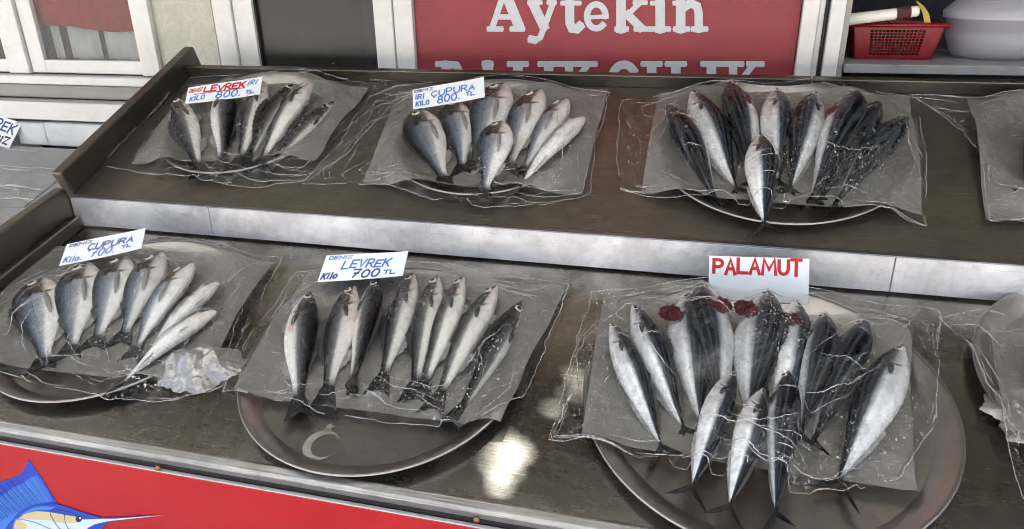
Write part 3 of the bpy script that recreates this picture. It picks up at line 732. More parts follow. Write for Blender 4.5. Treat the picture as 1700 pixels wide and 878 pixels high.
# front rim and panel
part('front_rim', MB().box((-.036, QF - .026, -.011), (XR + .036, QF + .0, .013)), M['rim'], LOW, .006)
pf = LOW.world((0, QF - .028, -.012)); YF = pf.y - .001
mb = MB().box((LOW.O.x - .03, YF + .008, pf.z - .07), (LOW.O.x + XR + .03, YF + .03, pf.z)); part('dark_batten', mb, M['black'], None, .001)
ztop = pf.z - .014
panel = part('front_panel', MB().box((LOW.O.x - .03, YF, .18), (LOW.O.x + XR + .03, YF + .0075, ztop)), M['panelred'], None, .002)
part('panel_edge', MB().box((LOW.O.x - .03, YF - .0006, ztop + .0005), (LOW.O.x + XR + .03, YF + .007, ztop + .003)), M['whiteframe'], None, .0005)
FP = lambda u, v, e=0: wallpt(u, v, YF - .0006 - e)
for u, v_ in ((262, 777), (791, 863)):
    c = FP(u, v_) - Vector((LOW.O.x, LOW.O.y, 0))
    o = MB().lathe([(.001, .004), (.004, .0035), (.0055, .001), (.0058, 0)], n=20).build('screw', M['brass'], panel, True)
    o.matrix_local = Matrix.Translation(c + Vector((LOW.O.x, LOW.O.y, 0))) @ Matrix.Rotation(R(90), 4, 'X')
for x in (.05, 1.3, 2.5):
    part('leg', MB().box((LOW.O.x + x, 1.0, .0), (LOW.O.x + x + .04, 1.04, .72)), M['wallsteel'], None); part('leg', MB().box((LOW.O.x + x, 1.95, .0), (LOW.O.x + x + .04, 1.99, 1.12)), M['wallsteel'], None)
# painted sailfish on the panel
mb = MB()
lay = [0]
def Zp(x, y): return (x / 5.667, 740 + y / 5.667)
def poly(pts, mi, z=None):
    lay[0] += 1; e = .0002 + lay[0] * .00004
    vs = [FP(*Zp(*p), e) for p in pts]
    mb.add(vs, [tuple(range(len(vs)))], mi)
def line(pts, wd, mi):
    lay[0] += 1; e = .0002 + lay[0] * .00004
    mb.ribbon([Zp(*p) for p in pts], wd / 5.667, lambda x, y, z: FP(x, y, e), 0, mi)
poly([(-420, 560), (-300, 470), (-180, 420), (-60, 375), (0, 340), (90, 315), (150, 290), (215, 250), (245, 190), (262, 128), (320, 200), (400, 315), (470, 430), (520, 510), (545, 548), (350, 560), (190, 630), (110, 720), (60, 900), (-420, 1000)], 0)
poly([(-420, 690), (-150, 560), (0, 480), (120, 395), (220, 350), (300, 292), (345, 280), (420, 390), (500, 525), (340, 550), (160, 640), (60, 760), (0, 900), (-420, 1000)], 1)
for i in range(26):
    s = i / 25; x0 = 500 - 560 * s; y0 = 530 + 200 * s * s + 30 * s; x1 = 340 - 640 * s; y1 = 292 + 250 * s - 60 * math.sin(s * 3)
    line([(x0, y0), (x1 + random.uniform(-6, 6), y1 + random.uniform(-14, 14))], 6, 2 if i % 2 else 0)
poly([(60, 1000), (90, 800), (110, 710), (180, 620), (290, 562), (400, 540), (540, 548), (700, 600), (850, 648), (960, 676), (1100, 674), (1590, 648), (1300, 678), (1110, 702), (1010, 720), (970, 770), (900, 830), (700, 1000)], 0)
poly([(100, 900), (125, 720), (190, 645), (300, 585), (400, 565), (520, 580), (480, 600), (340, 610), (220, 640), (150, 690), (120, 900)], 1)
poly([(110, 1000), (130, 760), (150, 700), (230, 640), (340, 615), (460, 622), (600, 648), (720, 668), (780, 690), (740, 730), (560, 740), (400, 740), (260, 780), (180, 1000)], 4)
poly([(190, 1000), (200, 830), (260, 750), (180, 690), (440, 696), (560, 722), (730, 724), (770, 694), (900, 688), (1100, 686), (1560, 650), (1010, 710), (890, 738), (830, 770), (760, 860), (600, 1000)], 3)
line([(110, 690), (200, 690), (330, 720), (480, 785), (560, 860)], 9, 1)
line([(580, 800), (520, 730), (475, 650), (470, 615), (500, 598), (600, 610), (700, 640)], 7, 2)
line([(650, 790), (612, 720), (606, 650), (640, 640)], 6, 2)
poly([(740 + 30 * math.cos(a * .39), 688 + 30 * math.sin(a * .39)) for a in range(16)], 5)
poly([(752 + 10 * math.cos(a * .39), 680 + 10 * math.sin(a * .39)) for a in range(16)], 3)
o = mb.build('sailfish_picture', [M['paint_blue'], M['paint_light'], M['paint_dark'], M['paint_white'], M['paint_cream'], M['black']], panel)
o['label'] = 'blue sailfish painted on the red panel'

# ================================================================== TRAYS, PAPER
def rimh(r, Rr):
    """height of a sheet laid over a tray at distance r from its centre"""
    s = r / Rr
    if s < .80: return .010
    if s < 1.0: k = (s - .80) / .2; return .010 + .021 * k * k * (3 - 2 * k)
    k = min((s - 1) / .22, 1); return .031 - .025 * k * k * (3 - 2 * k)
TR = {}
def tray(key, pl, u, v, Rr, label, crescent=False):
    c = pl.px(u, v, 0); c.z = 0
    TR[key] = (pl, c, Rr)
    t = thing('round_tray', label, 'tray', mat=pl.mat(c), group='round steel trays on the stall')
    mb = MB(); mb.lathe([(.0005, .0022), (Rr * .87, .0022), (Rr * .88, .0045), (Rr * .885, .0055), (Rr * .92, .014), (Rr * .985, .026), (Rr * 1.0, .0275), (Rr * 1.012, .0265), (Rr * 1.008, .024), (Rr * .985, .022), (Rr * .92, .0105), (Rr * .885, .0020), (Rr * .87, .0010), (.0005, .0008)], n=110)
    mb.build('dish', M['tray'], t, True)
    MB().lathe([(Rr * 1.005 + .0018 * math.cos(a * .785), .0275 + .0018 * math.sin(a * .785)) for a in range(9)], n=110).build('rim', M['tray'], t, True)
    if crescent:  # flag reflection painted on the base as a paler crescent and star
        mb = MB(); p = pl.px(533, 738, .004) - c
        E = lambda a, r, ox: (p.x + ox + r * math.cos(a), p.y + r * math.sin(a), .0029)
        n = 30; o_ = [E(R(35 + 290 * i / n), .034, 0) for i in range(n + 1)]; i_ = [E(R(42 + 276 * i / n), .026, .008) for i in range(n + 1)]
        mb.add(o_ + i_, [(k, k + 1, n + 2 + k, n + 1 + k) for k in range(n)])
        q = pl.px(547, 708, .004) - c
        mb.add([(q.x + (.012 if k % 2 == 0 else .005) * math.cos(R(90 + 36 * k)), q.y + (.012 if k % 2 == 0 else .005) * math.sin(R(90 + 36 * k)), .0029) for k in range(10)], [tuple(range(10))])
        mb.build('crescent_reflection', steel('flag_reflection_paint', (.44, .42, .40), .48), t)
    return t
tray('U1', UPP, 420, 208, .262, 'round steel tray of sea bass, upper tier under the red and blue price card')
tray('U2', UPP, 812, 232, .262, 'round steel tray of silver bream in the middle of the upper tier')
tray('U3', UPP, 1290, 250, .300, 'round steel tray of striped bonito on the upper tier')
tray('U4', UPP, 1845, 268, .270, 'round steel tray at the right end of the upper tier')
tray('L1', LOW, 205, 530, .275, 'round steel tray of silver bream at the left of the lower tier')
tray('L2', LOW, 642, 606, .288, 'round steel tray with painted crescent reflection under eight sea bass', True)
tray('L3', LOW, 1262, 672, .318, 'widest round steel tray, holding a fan of bonito below the PALAMUT card')
tray('L4', LOW, 1940, 670, .300, 'round steel tray cut off by the right edge of the lower tier')

def paper(key, quad, label):
    pl, c, Rr = TR[key]; q = [pl.px(u, v, .02) - c for u, v in quad]; n = 44; v = []; f = []
    for j in range(n + 1):
        for i in range(n + 1):
            s, t_ = i / n, j / n
            p = (q[0] * (1 - s) + q[1] * s) * (1 - t_) + (q[3] * (1 - s) + q[2] * s) * t_
            h = rimh(math.hypot(p.x, p.y), Rr) + .004 + .003 * noise.noise((p.x * 9, p.y * 9, len(label))) + .0045 * abs(noise.noise((p.x * 7 + p.y * 9, p.y * 3 - p.x * 4, len(label)))) + .0015 * abs(noise.noise((p.x * 40, p.y * 24, len(label))))
            v.append((p.x, p.y, h))
    for j in range(n):
        for i in range(n): k = j * (n + 1) + i; f.append((k, k + 1, k + n + 2, k + n + 1))
    o = obj('paper_sheet', v, f, M['paper'], None, True); o.matrix_world = pl.mat(c)
    return tag(o, label, 'paper', 'waxed paper sheets under the fish')
paper('U1', [(318, 135), (612, 140), (522, 262), (215, 268)], 'grey waxed paper sheet under the sea bass of the upper tier')
paper('U2', [(661, 147), (1010, 143), (966, 318), (600, 301)], 'grey waxed paper sheet under the bream of the upper tier')
paper('U3', [(1095, 148), (1511, 154), (1533, 352), (1064, 317)], 'large waxed paper sheet under the bonito of the upper tier')
paper('U4', [(1607, 158), (2040, 162), (2060, 378), (1639, 360)], 'waxed paper sheet cut by the right edge on the upper tier')
paper('L1', [(75, 402), (452, 430), (330, 640), (-110, 592)], 'grey waxed paper sheet under the bream below the blue 700 card')
paper('L2', [(510, 445), (940, 470), (832, 708), (392, 652)], 'grey waxed paper sheet under the eight sea bass')
paper('L3', [(1002, 490), (1507, 536), (1522, 815), (966, 727)], 'wide waxed paper sheet under the bonito below the PALAMUT card')
paper('L4', [(1640, 546), (2150, 575), (2190, 900), (1668, 722)], 'waxed paper sheet cut by the right edge on the lower tier')

# ================================================================== FISH
PROF = {
 'bass': dict(end=.845, s=[0, .02, .06, .12, .2, .3, .42, .55, .68, .78, .845],
   d=[.004, .017, .036, .062, .088, .104, .108, .092, .062, .042, .036], v=[.004, .016, .034, .062, .090, .108, .112, .094, .060, .040, .036],
   w=[.003, .014, .030, .046, .060, .066, .064, .052, .032, .016, .009], tail=.075, notch=.30, eye=(.105, .30, .024), pect=(.275, -.14, .10, .030)),
 'bream': dict(end=.83, s=[0, .02, .06, .12, .2, .3, .42, .55, .68, .77, .83],
   d=[.010, .040, .085, .130, .165, .180, .168, .128, .076, .048, .040], v=[.008, .028, .058, .092, .126, .148, .148, .118, .072, .046, .040],
   w=[.006, .022, .040, .056, .070, .076, .070, .054, .032, .016, .009], tail=.105, notch=.42, eye=(.135, .36, .032), pect=(.30, -.22, .22, .035)),
 'bonito': dict(end=.885, s=[0, .02, .06, .12, .2, .3, .42, .55, .68, .79, .86, .885],
   d=[.003, .014, .034, .060, .088, .108, .114, .096, .062, .030, .014, .013], v=[.003, .014, .034, .062, .092, .114, .120, .100, .064, .030, .014, .013],
   w=[.002, .012, .030, .050, .070, .084, .088, .072, .045, .022, .012, .010], tail=.125, notch=.78, eye=(.082, .14, .018), pect=(.245, .08, .085, .030)),
}
def interp(xs, ys, x):
    for i in range(len(xs) - 1):
        if x <= xs[i + 1]:
            k = (x - xs[i]) / (xs[i + 1] - xs[i]); k2 = k
            m0 = (ys[i + 1] - ys[max(i - 1, 0)]) / max(xs[i + 1] - xs[max(i - 1, 0)], 1e-6); j = min(i + 2, len(xs) - 1); m1 = (ys[j] - ys[i]) / (xs[j] - xs[i])
            hh = xs[i + 1] - xs[i]
            return max((2 * k**3 - 3 * k**2 + 1) * ys[i] + (k**3 - 2 * k**2 + k) * hh * m0 + (-2 * k**3 + 3 * k**2) * ys[i + 1] + (k**3 - k**2) * hh * m1, .0015)
    return ys[-1]
HF = {k: [] for k in TR}                                 # fish lying on each tray, for the film to drape over
NAMES = {'bass': ('sea_bass', 'fish'), 'bream': ('sea_bream', 'fish'), 'bonito': ('bonito', 'fish')}
GRP = {'bass': 'sea bass laid out on the trays', 'bream': 'sea bream laid out on the trays', 'bonito': 'bonito laid out on the trays'}
def fish(key, kind, head, tail, side, roll, label, lift=0, fat=1, bend=0, gill=None, eye2=False):
    """head, tail: where snout and tail tip lie; side: which way the belly points; roll > 0 turns the back up"""
    pl, c, Rr = TR[key]; P = PROF[kind]; fat *= {'bass': .74, 'bonito': .82, 'bream': .94}[kind]
    h0 = .032 + lift
    A = pl.px(*head, h0); Bt = pl.px(*tail, h0 - .008); ax = (Bt - A); L = ax.length; ax.normalize()
    n = Vector((0, 0, 1)); n = (n - ax * n.dot(ax)).normalized()
    lat = n.cross(ax)                                     # towards the right of the picture when the head is up
    belly = lat if side == 'R' else -lat
    # pick belly direction by where it points along +p
    if (belly.x > 0) != (side == 'R'): belly = -belly
    r = R(roll); D = -belly * math.cos(r) + n * math.sin(r); Zl = ax.cross(D)
    if Zl.dot(n) < 0: zs_ = -1
    else: zs_ = 1
    Hmax = max(P['d']) * L * fat; Wmax = max(P['w']) * L
    hc = .014 + math.sqrt((Wmax * math.cos(r)) ** 2 + (Hmax * math.sin(r)) ** 2) * .93 + lift
    org = A.copy(); org.z = hc
    m3 = Matrix((ax, D, Zl)).transposed().to_4x4(); m3.translation = org
    root = thing(NAMES[kind][0], label, 'fish', mat=pl.mat() @ m3, group=GRP[kind])
    rs = random.Random(hash(label) & 0xffff if False else sum(ord(ch) * (i + 1) for i, ch in enumerate(label)))
    bend_ = (bend + rs.uniform(-.022, .022)) * L
    dr = max(0, hc - (.024 + .5 * lift))
    def droop(s):                                         # the tail hangs down to the paper, the head a little
        a = min(max((s - .42) / .5, 0), 1); b = max(0, 1 - s / .3)
        return dr * (a * a * (3 - 2 * a) + .35 * b * b)
    dv = Vector((0, D.dot(n), Zl.dot(n)))
    def spine(s): return bend_ * math.sin(math.pi * s) - droop(s) * dv.y, -droop(s) * dv.z
    def surf(s, th, k=1.0):
        y0, z0 = spine(s); d = interp(P['s'], P['d'], s) * L * fat; v = interp(P['s'], P['v'], s) * L * fat; w_ = interp(P['s'], P['w'], s) * L * .9
        sn, cs = math.sin(th), math.cos(th)
        hh = d if sn > 0 else v
        return Vector((s * L, y0 + hh * math.copysign(abs(sn) ** 1.05, sn) * k, z0 + w_ * math.copysign(abs(cs) ** .9, cs) * k))
    na = 28; v = []; uvs = []; f = []
    st = [0, .008, .02, .035, .055] + [.075 + (P['end'] - .075) * i / 34 for i in range(35)]
    for s in st:
        for k in range(na):
            th = 2 * math.pi * k / na; q = surf(s, th)
            bulge = 1 + .05 * math.exp(-((s - .19) / .03) ** 2) * (1 if abs(math.sin(th)) < .8 else 0)      # gill cover
            q.z *= bulge
            v.append(q); uvs.append((s, .5 + .5 * math.sin(th)))
    hp = (interp(P['s'], P['d'], P['end'])) * L * fat; nt_ = 9
    for j in range(1, nt_ + 1):
        ta = j / nt_
        for k in range(na):
            th = 2 * math.pi * k / na; yn = math.sin(th)
            Ht = hp + (P['tail'] * L * rs.uniform(.97, 1.0) - hp) * (ta ** (.8 if kind != 'bonito' else .95)); yb_, zb_ = spine(P['end'] + (1 - P['end']) * ta)
            sh = 1 - P['notch'] * (1 - abs(yn) ** (1.4 if kind != 'bonito' else .8))
            x = P['end'] * L + (1 - P['end']) * L * ta * sh * (1.06)
            th_ = max(.0012, (interp(P['s'], P['w'], P['end']) * L) * (1 - ta) ** 1.5)
            wob = .006 * L * math.sin(yn * 5 + rs.random() * .3) * ta
            v.append(Vector((x, yb_ + Ht * yn, math.copysign(th_, math.cos(th)) * abs(math.cos(th)) ** .5 + wob + zb_))); uvs.append((P['end'] + (1 - P['end']) * ta, .5 + .5 * yn))
    nr = len(st) + nt_
    for i in range(nr - 1):
        for k in range(na): f.append((i * na + k, (i + 1) * na + k, (i + 1) * na + (k + 1) % na, i * na + (k + 1) % na))
    f.append(tuple(range(na))); e_ = (nr - 1) * na; f += [(e_ + k % na, e_ + (14 - k) % na, e_ + (13 - k) % na, e_ + (k + 1) % na) for k in range(-6, 6)]
    f += [(e_ + 6, e_ + 8, e_ + 7), (e_ + 22, e_ + 21, e_ + 20)]
    obj('body', v, f, M[kind], root, True, uv=uvs)
    # eyes
    es, ev, er = P['eye']
    for sgn in ((zs_, -zs_) if eye2 else (zs_,)):
        th = math.asin(ev); th = th if sgn > 0 else math.pi - th
        e = surf(es, th); nrm = Vector((-.15, .35, sgn)).normalized(); er_ = er * L
        def disc(prof, name, mat, par):
            mbd = MB(); mbd.lathe(prof, n=18); o = mbd.build(name, mat, par, True); return o
        io = disc([(er_ * 1.0, -er_ * .35), (er_ * .98, er_ * .12), (er_ * .75, er_ * .30), (er_ * .45, er_ * .36)], 'eye', M['iris'], root)
        io.matrix_local = Matrix.Translation(e) @ nrm.to_track_quat('Z', 'Y').to_matrix().to_4x4()
        disc([(er_ * .62, er_ * .335), (er_ * .4, er_ * .43), (er_ * .001, er_ * .47)], 'pupil', M['pupil'], io)
    # pectoral fin lying on the flank
    ps, pv, plen, pw = P['pect']; vs = []; fs = []; nn = 8
    sgn = zs_
    for i in range(nn + 1):
        a = i / nn; wd = pw * L * (math.sin(math.pi * (.12 + .80 * a)) ** .8) * .5
        for e in (-1, 1):
            s = ps + plen * a; th = math.asin(max(-.95, min(.95, pv - .25 * a))) ; th = th if sgn > 0 else math.pi - th
            q = surf(s, th); q.y += e * wd; q.z += sgn * (.0022 + .02 * L * a * (1 - a)); vs.append(q)
    for i in range(nn): fs.append((2 * i, 2 * i + 2, 2 * i + 3, 2 * i + 1))
    o = obj('pectoral_fin', vs, fs, M['fin'] if kind != 'bream' else M['finpale'], root, True); sm = o.modifiers.new('t', 'SOLIDIFY'); sm.thickness = .0008
    # dorsal and anal fins (folded low), bonito also its finlets
    def edgefin(name, s0, s1, hgt, th, teeth, mat):
        vs = []; fs = []; n2 = teeth * 2
        for i in range(n2 + 1):
            a = i / n2; s = s0 + (s1 - s0) * a; b0 = surf(s, th, .94); hh = hgt * L * (math.sin(math.pi * min(1, a * .75 + .22)) ** .7) * (1 if i % 2 == 0 else .72)
            t0 = b0 + Vector((.35 * hh, math.sin(th) * hh + math.sin(th) * .06 * abs(b0.y), .0))
            vs += [b0, t0]
        for i in range(n2): fs.append((2 * i, 2 * i + 2, 2 * i + 3, 2 * i + 1))
        o = obj(name, vs, fs, mat, root, False); sm = o.modifiers.new('t', 'SOLIDIFY'); sm.thickness = .0009
    up, dn_ = math.pi / 2, -math.pi / 2
    if kind == 'bonito':
        edgefin('dorsal_fin', .30, .50, .030, up, 6, M['fin']); edgefin('finlets', .56, .83, .022, up, 7, M['fin']); edgefin('anal_fin', .58, .83, .020, dn_, 7, M['finpale'])
    else:
        edgefin('dorsal_fin', .32, .70, .035 if kind == 'bass' else .028, up, 9, M['fin']); edgefin('anal_fin', .58, .72, .040, dn_, 4, M['finpale']); edgefin('pelvic_fin', .27, .36, .035, dn_, 3, M['finpale'])
    if gill:
        g_ = pl.px(*gill, hc + .026); loc = (m3.inverted() @ g_); vs = []; fs = []; nr_, na_ = 8, 54
        for j in range(nr_ + 1):
            for k in range(na_):
                a = 6.28318 * k / na_; rr_ = .0015 + (.020 if key == 'L3' else .014) * j / nr_
                q_ = j / nr_; fr_ = (1.7 * noise.noise((math.cos(a) * 3.2, math.sin(a) * 3.2, len(label))) + .35 * math.sin(a * 17)) * q_
                vs.append(Vector((rr_ * (1.0 + .25 * fr_) * math.cos(a), rr_ * (.85 + .25 * fr_) * math.sin(a), -.002 + .008 * math.sin(q_ * 2.6) + .0055 * fr_ + .002 * math.sin(a * 23) * q_ - .010 * q_ ** 3)))
        for j in range(nr_):
            for k in range(na_): fs.append((j * na_ + k, j * na_ + (k + 1) % na_, (j + 1) * na_ + (k + 1) % na_, (j + 1) * na_ + k))
        o = obj('gills', vs, fs, M['gill'], root, False); o['label'] = 'red gills pulled out beside the head'
        mloc = m3.to_3x3().inverted().to_4x4(); mloc.translation = loc; o.matrix_local = mloc
        sm = o.modifiers.new('t', 'SOLIDIFY'); sm.thickness = .002
    HF[key].append((org - c, ax, lat, L, hc, r, P, fat, droop))
    return root
# --- upper tier, sea bass
for a in [
 ('U1', 'bass', (296, 166), (331, 291), 'R', 12, 'sea bass at the far left of the upper tier, red blood at its gills', .002, 1.0, 0),
 ('U1', 'bass', (374, 146), (362, 283), 'L', 10, 'upright sea bass with pale belly on its left, head under the red lettered card', .002, 1.12, 0),
 ('U1', 'bass', (440, 136), (385, 279), 'R', 2, 'sea bass under the right end of the red lettered card, cream belly to its right', .008, .95, 0),
 ('U1', 'bass', (488, 140), (402, 279), 'R', 50, 'dark backed sea bass between two pale bellied ones, upper tier left tray', .0, .8, 0),
 ('U1', 'bass', (519, 137), (415, 279), 'R', -8, 'slanting sea bass with long white belly, upper tier left tray', .012, 1.0, 0),
 ('U1', 'bass', (556, 168), (432, 286), 'R', 55, 'blackish sea bass with its back up, rightmost in the upper left tray', .0, .85, 0),
 # --- upper tier, bream
 ('U2', 'bream', (697, 184), (745, 310), 'R', 8, 'sea bream leaning right at the left end of the upper bream tray', .002, 1, 0),
 ('U2', 'bream', (756, 168), (766, 290), 'R', 8, 'sea bream whose head is half hidden by the upper blue 800 card', .002, .92, 0),
 ('U2', 'bream', (838, 141), (780, 288), 'R', 4, 'sea bream behind the front one, head just right of the upper blue 800 card', .000, .95, 0),
 ('U2', 'bream', (834, 199), (795, 324), 'R', 0, 'front sea bream lying over the others in the upper bream tray', .022, 1, 0),
 ('U2', 'bream', (898, 151), (838, 288), 'R', -6, 'sea bream standing third from the right in the upper bream tray', .004, .9, 0),
 ('U2', 'bream', (943, 166), (855, 292), 'R', -18, 'sea bream turned belly up beside the whitest one, upper bream tray', .006, .8, 0),
 ('U2', 'bream', (972, 198), (842, 322), 'R', -42, 'whitest sea bream, belly up, rightmost in the upper bream tray', .008, .75, 0),
 # --- upper tier, bonito
 ('U3', 'bonito', (1107, 180), (1202, 350), 'R', 60, 'dark striped bonito at the far left of the upper bonito tray', .002, 1.10, 0),
 ('U3', 'bonito', (1147, 156), (1236, 330), 'L', 14, 'silver bonito second from the left in the upper bonito tray', .004, 1, 0),
 ('U3', 'bonito', (1210, 141), (1258, 318), 'R', 34, 'bonito with dark back and red gills to its right, upper tray', .0, 1.08, 0, (1236, 166)),
 ('U3', 'bonito', (1288, 151), (1296, 318), 'L', 8, 'silver bonito standing straight up behind the front one, upper tray', .002, 1, 0),
 ('U3', 'bonito', (1352, 157), (1308, 330), 'R', 24, 'bonito with dark left side right of the upper tray centre', .002, 1, 0),
 ('U3', 'bonito', (1420, 160), (1335, 350), 'L', 50, 'striped bonito with red gills on its left, upper tray', .002, 1.15, 0, (1387, 183)),
 ('U3', 'bonito', (1458, 176), (1350, 345), 'L', 64, 'dark bonito second from the right in the upper bonito tray', .0, 1.15, 0),
 ('U3', 'bonito', (1505, 201), (1370, 352), 'L', 64, 'dark bonito with striped back at the right end of the upper bonito tray', .0, 1.20, 0),
 ('U3', 'bonito', (1262, 222), (1274, 378), 'L', 14, 'short silver bonito lying in front of the others in the upper tray', .028, 1.12, 0),
 ('U4', 'bonito', (1740, 190), (1700, 330), 'R', 40, 'bonito almost cut off by the right edge of the upper tier', .0, .95, 0),
 # --- lower tier, bream
 ('L1', 'bream', (70, 464), (68, 616), 'R', 10, 'blue grey sea bream at the far left of the lower tier', .002, 1, 0),
 ('L1', 'bream', (148, 438), (108, 597), 'R', 8, 'sea bream just below the left end of the lower blue 700 card', .002, .95, .01),
 ('L1', 'bream', (209, 426), (146, 580), 'R', 6, 'sea bream with dark tail pointing left, third from the left on the lower tier', .003, .9, 0),
 ('L1', 'bream', (270, 420), (190, 574), 'R', 2, 'sea bream with its head just right of the lower left card', .003, .85, 0),
 ('L1', 'bream', (322, 438), (205, 596), 'R', -14, 'pale sea bream overlapping the fourth one of the lower left tray', .006, .85, 0),
 ('L1', 'bream', (364, 468), (215, 606), 'R', -30, 'white bellied sea bream above the lowest one in the lower left tray', .008, .75, 0),
 ('L1', 'bream', (360, 515), (168, 650), 'R', -45, 'lowest white sea bream beside the crumpled plastic, lower left tray', .010, .62, 0),
 # --- lower tier, sea bass
 ('L2', 'bass', (514, 483), (493, 690), 'L', 4, 'sea bass at the far left of the eight, white belly to its left', .002, 1.15, 0),
 ('L2', 'bass', (588, 472), (534, 673), 'R', 4, 'sea bass second of the eight, spiny back towards its left neighbour', .002, 1.15, 0),
 ('L2', 'bass', (627, 462), (574, 657), 'L', 22, 'sea bass third of the eight with bluish white left side', .002, 1.0, 0),
 ('L2', 'bass', (687, 452), (622, 650), 'R', 0, 'sea bass fourth of the eight with a pink patch on its belly', .002, .98, -.01),
 ('L2', 'bass', (728, 457), (682, 662), 'R', 2, 'sea bass fifth of the eight, just right of the tray middle', .002, 1.0, -.01),
 ('L2', 'bass', (770, 458), (690, 662), 'R', -4, 'sea bass sixth of the eight with its tail over its neighbour', .007, .92, -.012),
 ('L2', 'bass', (826, 473), (712, 682), 'R', -6, 'sea bass with pinkish head and white belly, beside the dark one', .003, 1.0, -.01),
 ('L2', 'bass', (866, 500), (747, 704), 'R', 55, 'dark sea bass with its back up at the right of the eight', .002, .95, -.01),
 # --- lower tier, bonito
 ('L3', 'bonito', (1013, 537), (1112, 765), 'L', 12, 'silver bonito at the far left of the largest tray', .002, .85, 0),
 ('L3', 'bonito', (1050, 507), (1150, 735), 'L', 16, 'silver bonito second from the left in the largest tray', .004, .9, 0),
 ('L3', 'bonito', (1140, 489), (1170, 725), 'L', 26, 'bonito with red gills on its left, left part of the largest tray', .002, 1.28, 0, (1114, 517)),
 ('L3', 'bonito', (1163, 474), (1200, 720), 'R', 34, 'bonito with upright dark snout and red gills to its right, touching the PALAMUT card', .004, 1.28, 0, (1196, 504)),
 ('L3', 'bonito', (1274, 487), (1240, 725), 'L', 32, 'bonito below the PALAMUT card with dark snout right of its red gills', .004, 1.34, 0, (1241, 511)),
 ('L3', 'bonito', (1322, 502), (1292, 735), 'L', -5, 'bonito hidden behind the largest red gills below the white card', .0, 1.21, 0, (1311, 530)),
 ('L3', 'bonito', (1368, 524), (1325, 745), 'L', 42, 'dark backed bonito right of the largest red gills', .002, 1.28, 0),
 ('L3', 'bonito', (1436, 536), (1342, 755), 'L', 46, 'bonito with dark right side, second from the right in the largest tray', .002, 1.28, 0),
 ('L3', 'bonito', (1498, 576), (1380, 822), 'R', -2, 'silver bonito at the far right of the largest tray', .004, 1.0, -.01),
 ('L3', 'bonito', (1220, 612), (1140, 818), 'L', -4, 'silver bonito at the front left, tail over the tray rim', .034, .92, -.015),
 ('L3', 'bonito', (1268, 640), (1205, 850), 'L', -8, 'silver bonito in the middle of the front three, largest tray', .036, .92, -.02),
 ('L3', 'bonito', (1310, 612), (1292, 866), 'L', 52, 'dark backed bonito nearest the camera, largest tray', .040, .92, 0),
 ('L4', 'bream', (1800, 560), (1752, 760), 'R', 4, 'fish almost cut off by the right edge of the lower tier', .004, 1, 0),
]:
    fish(*a[:10], gill=a[10] if len(a) > 10 else None, eye2=(a[5] > 25))

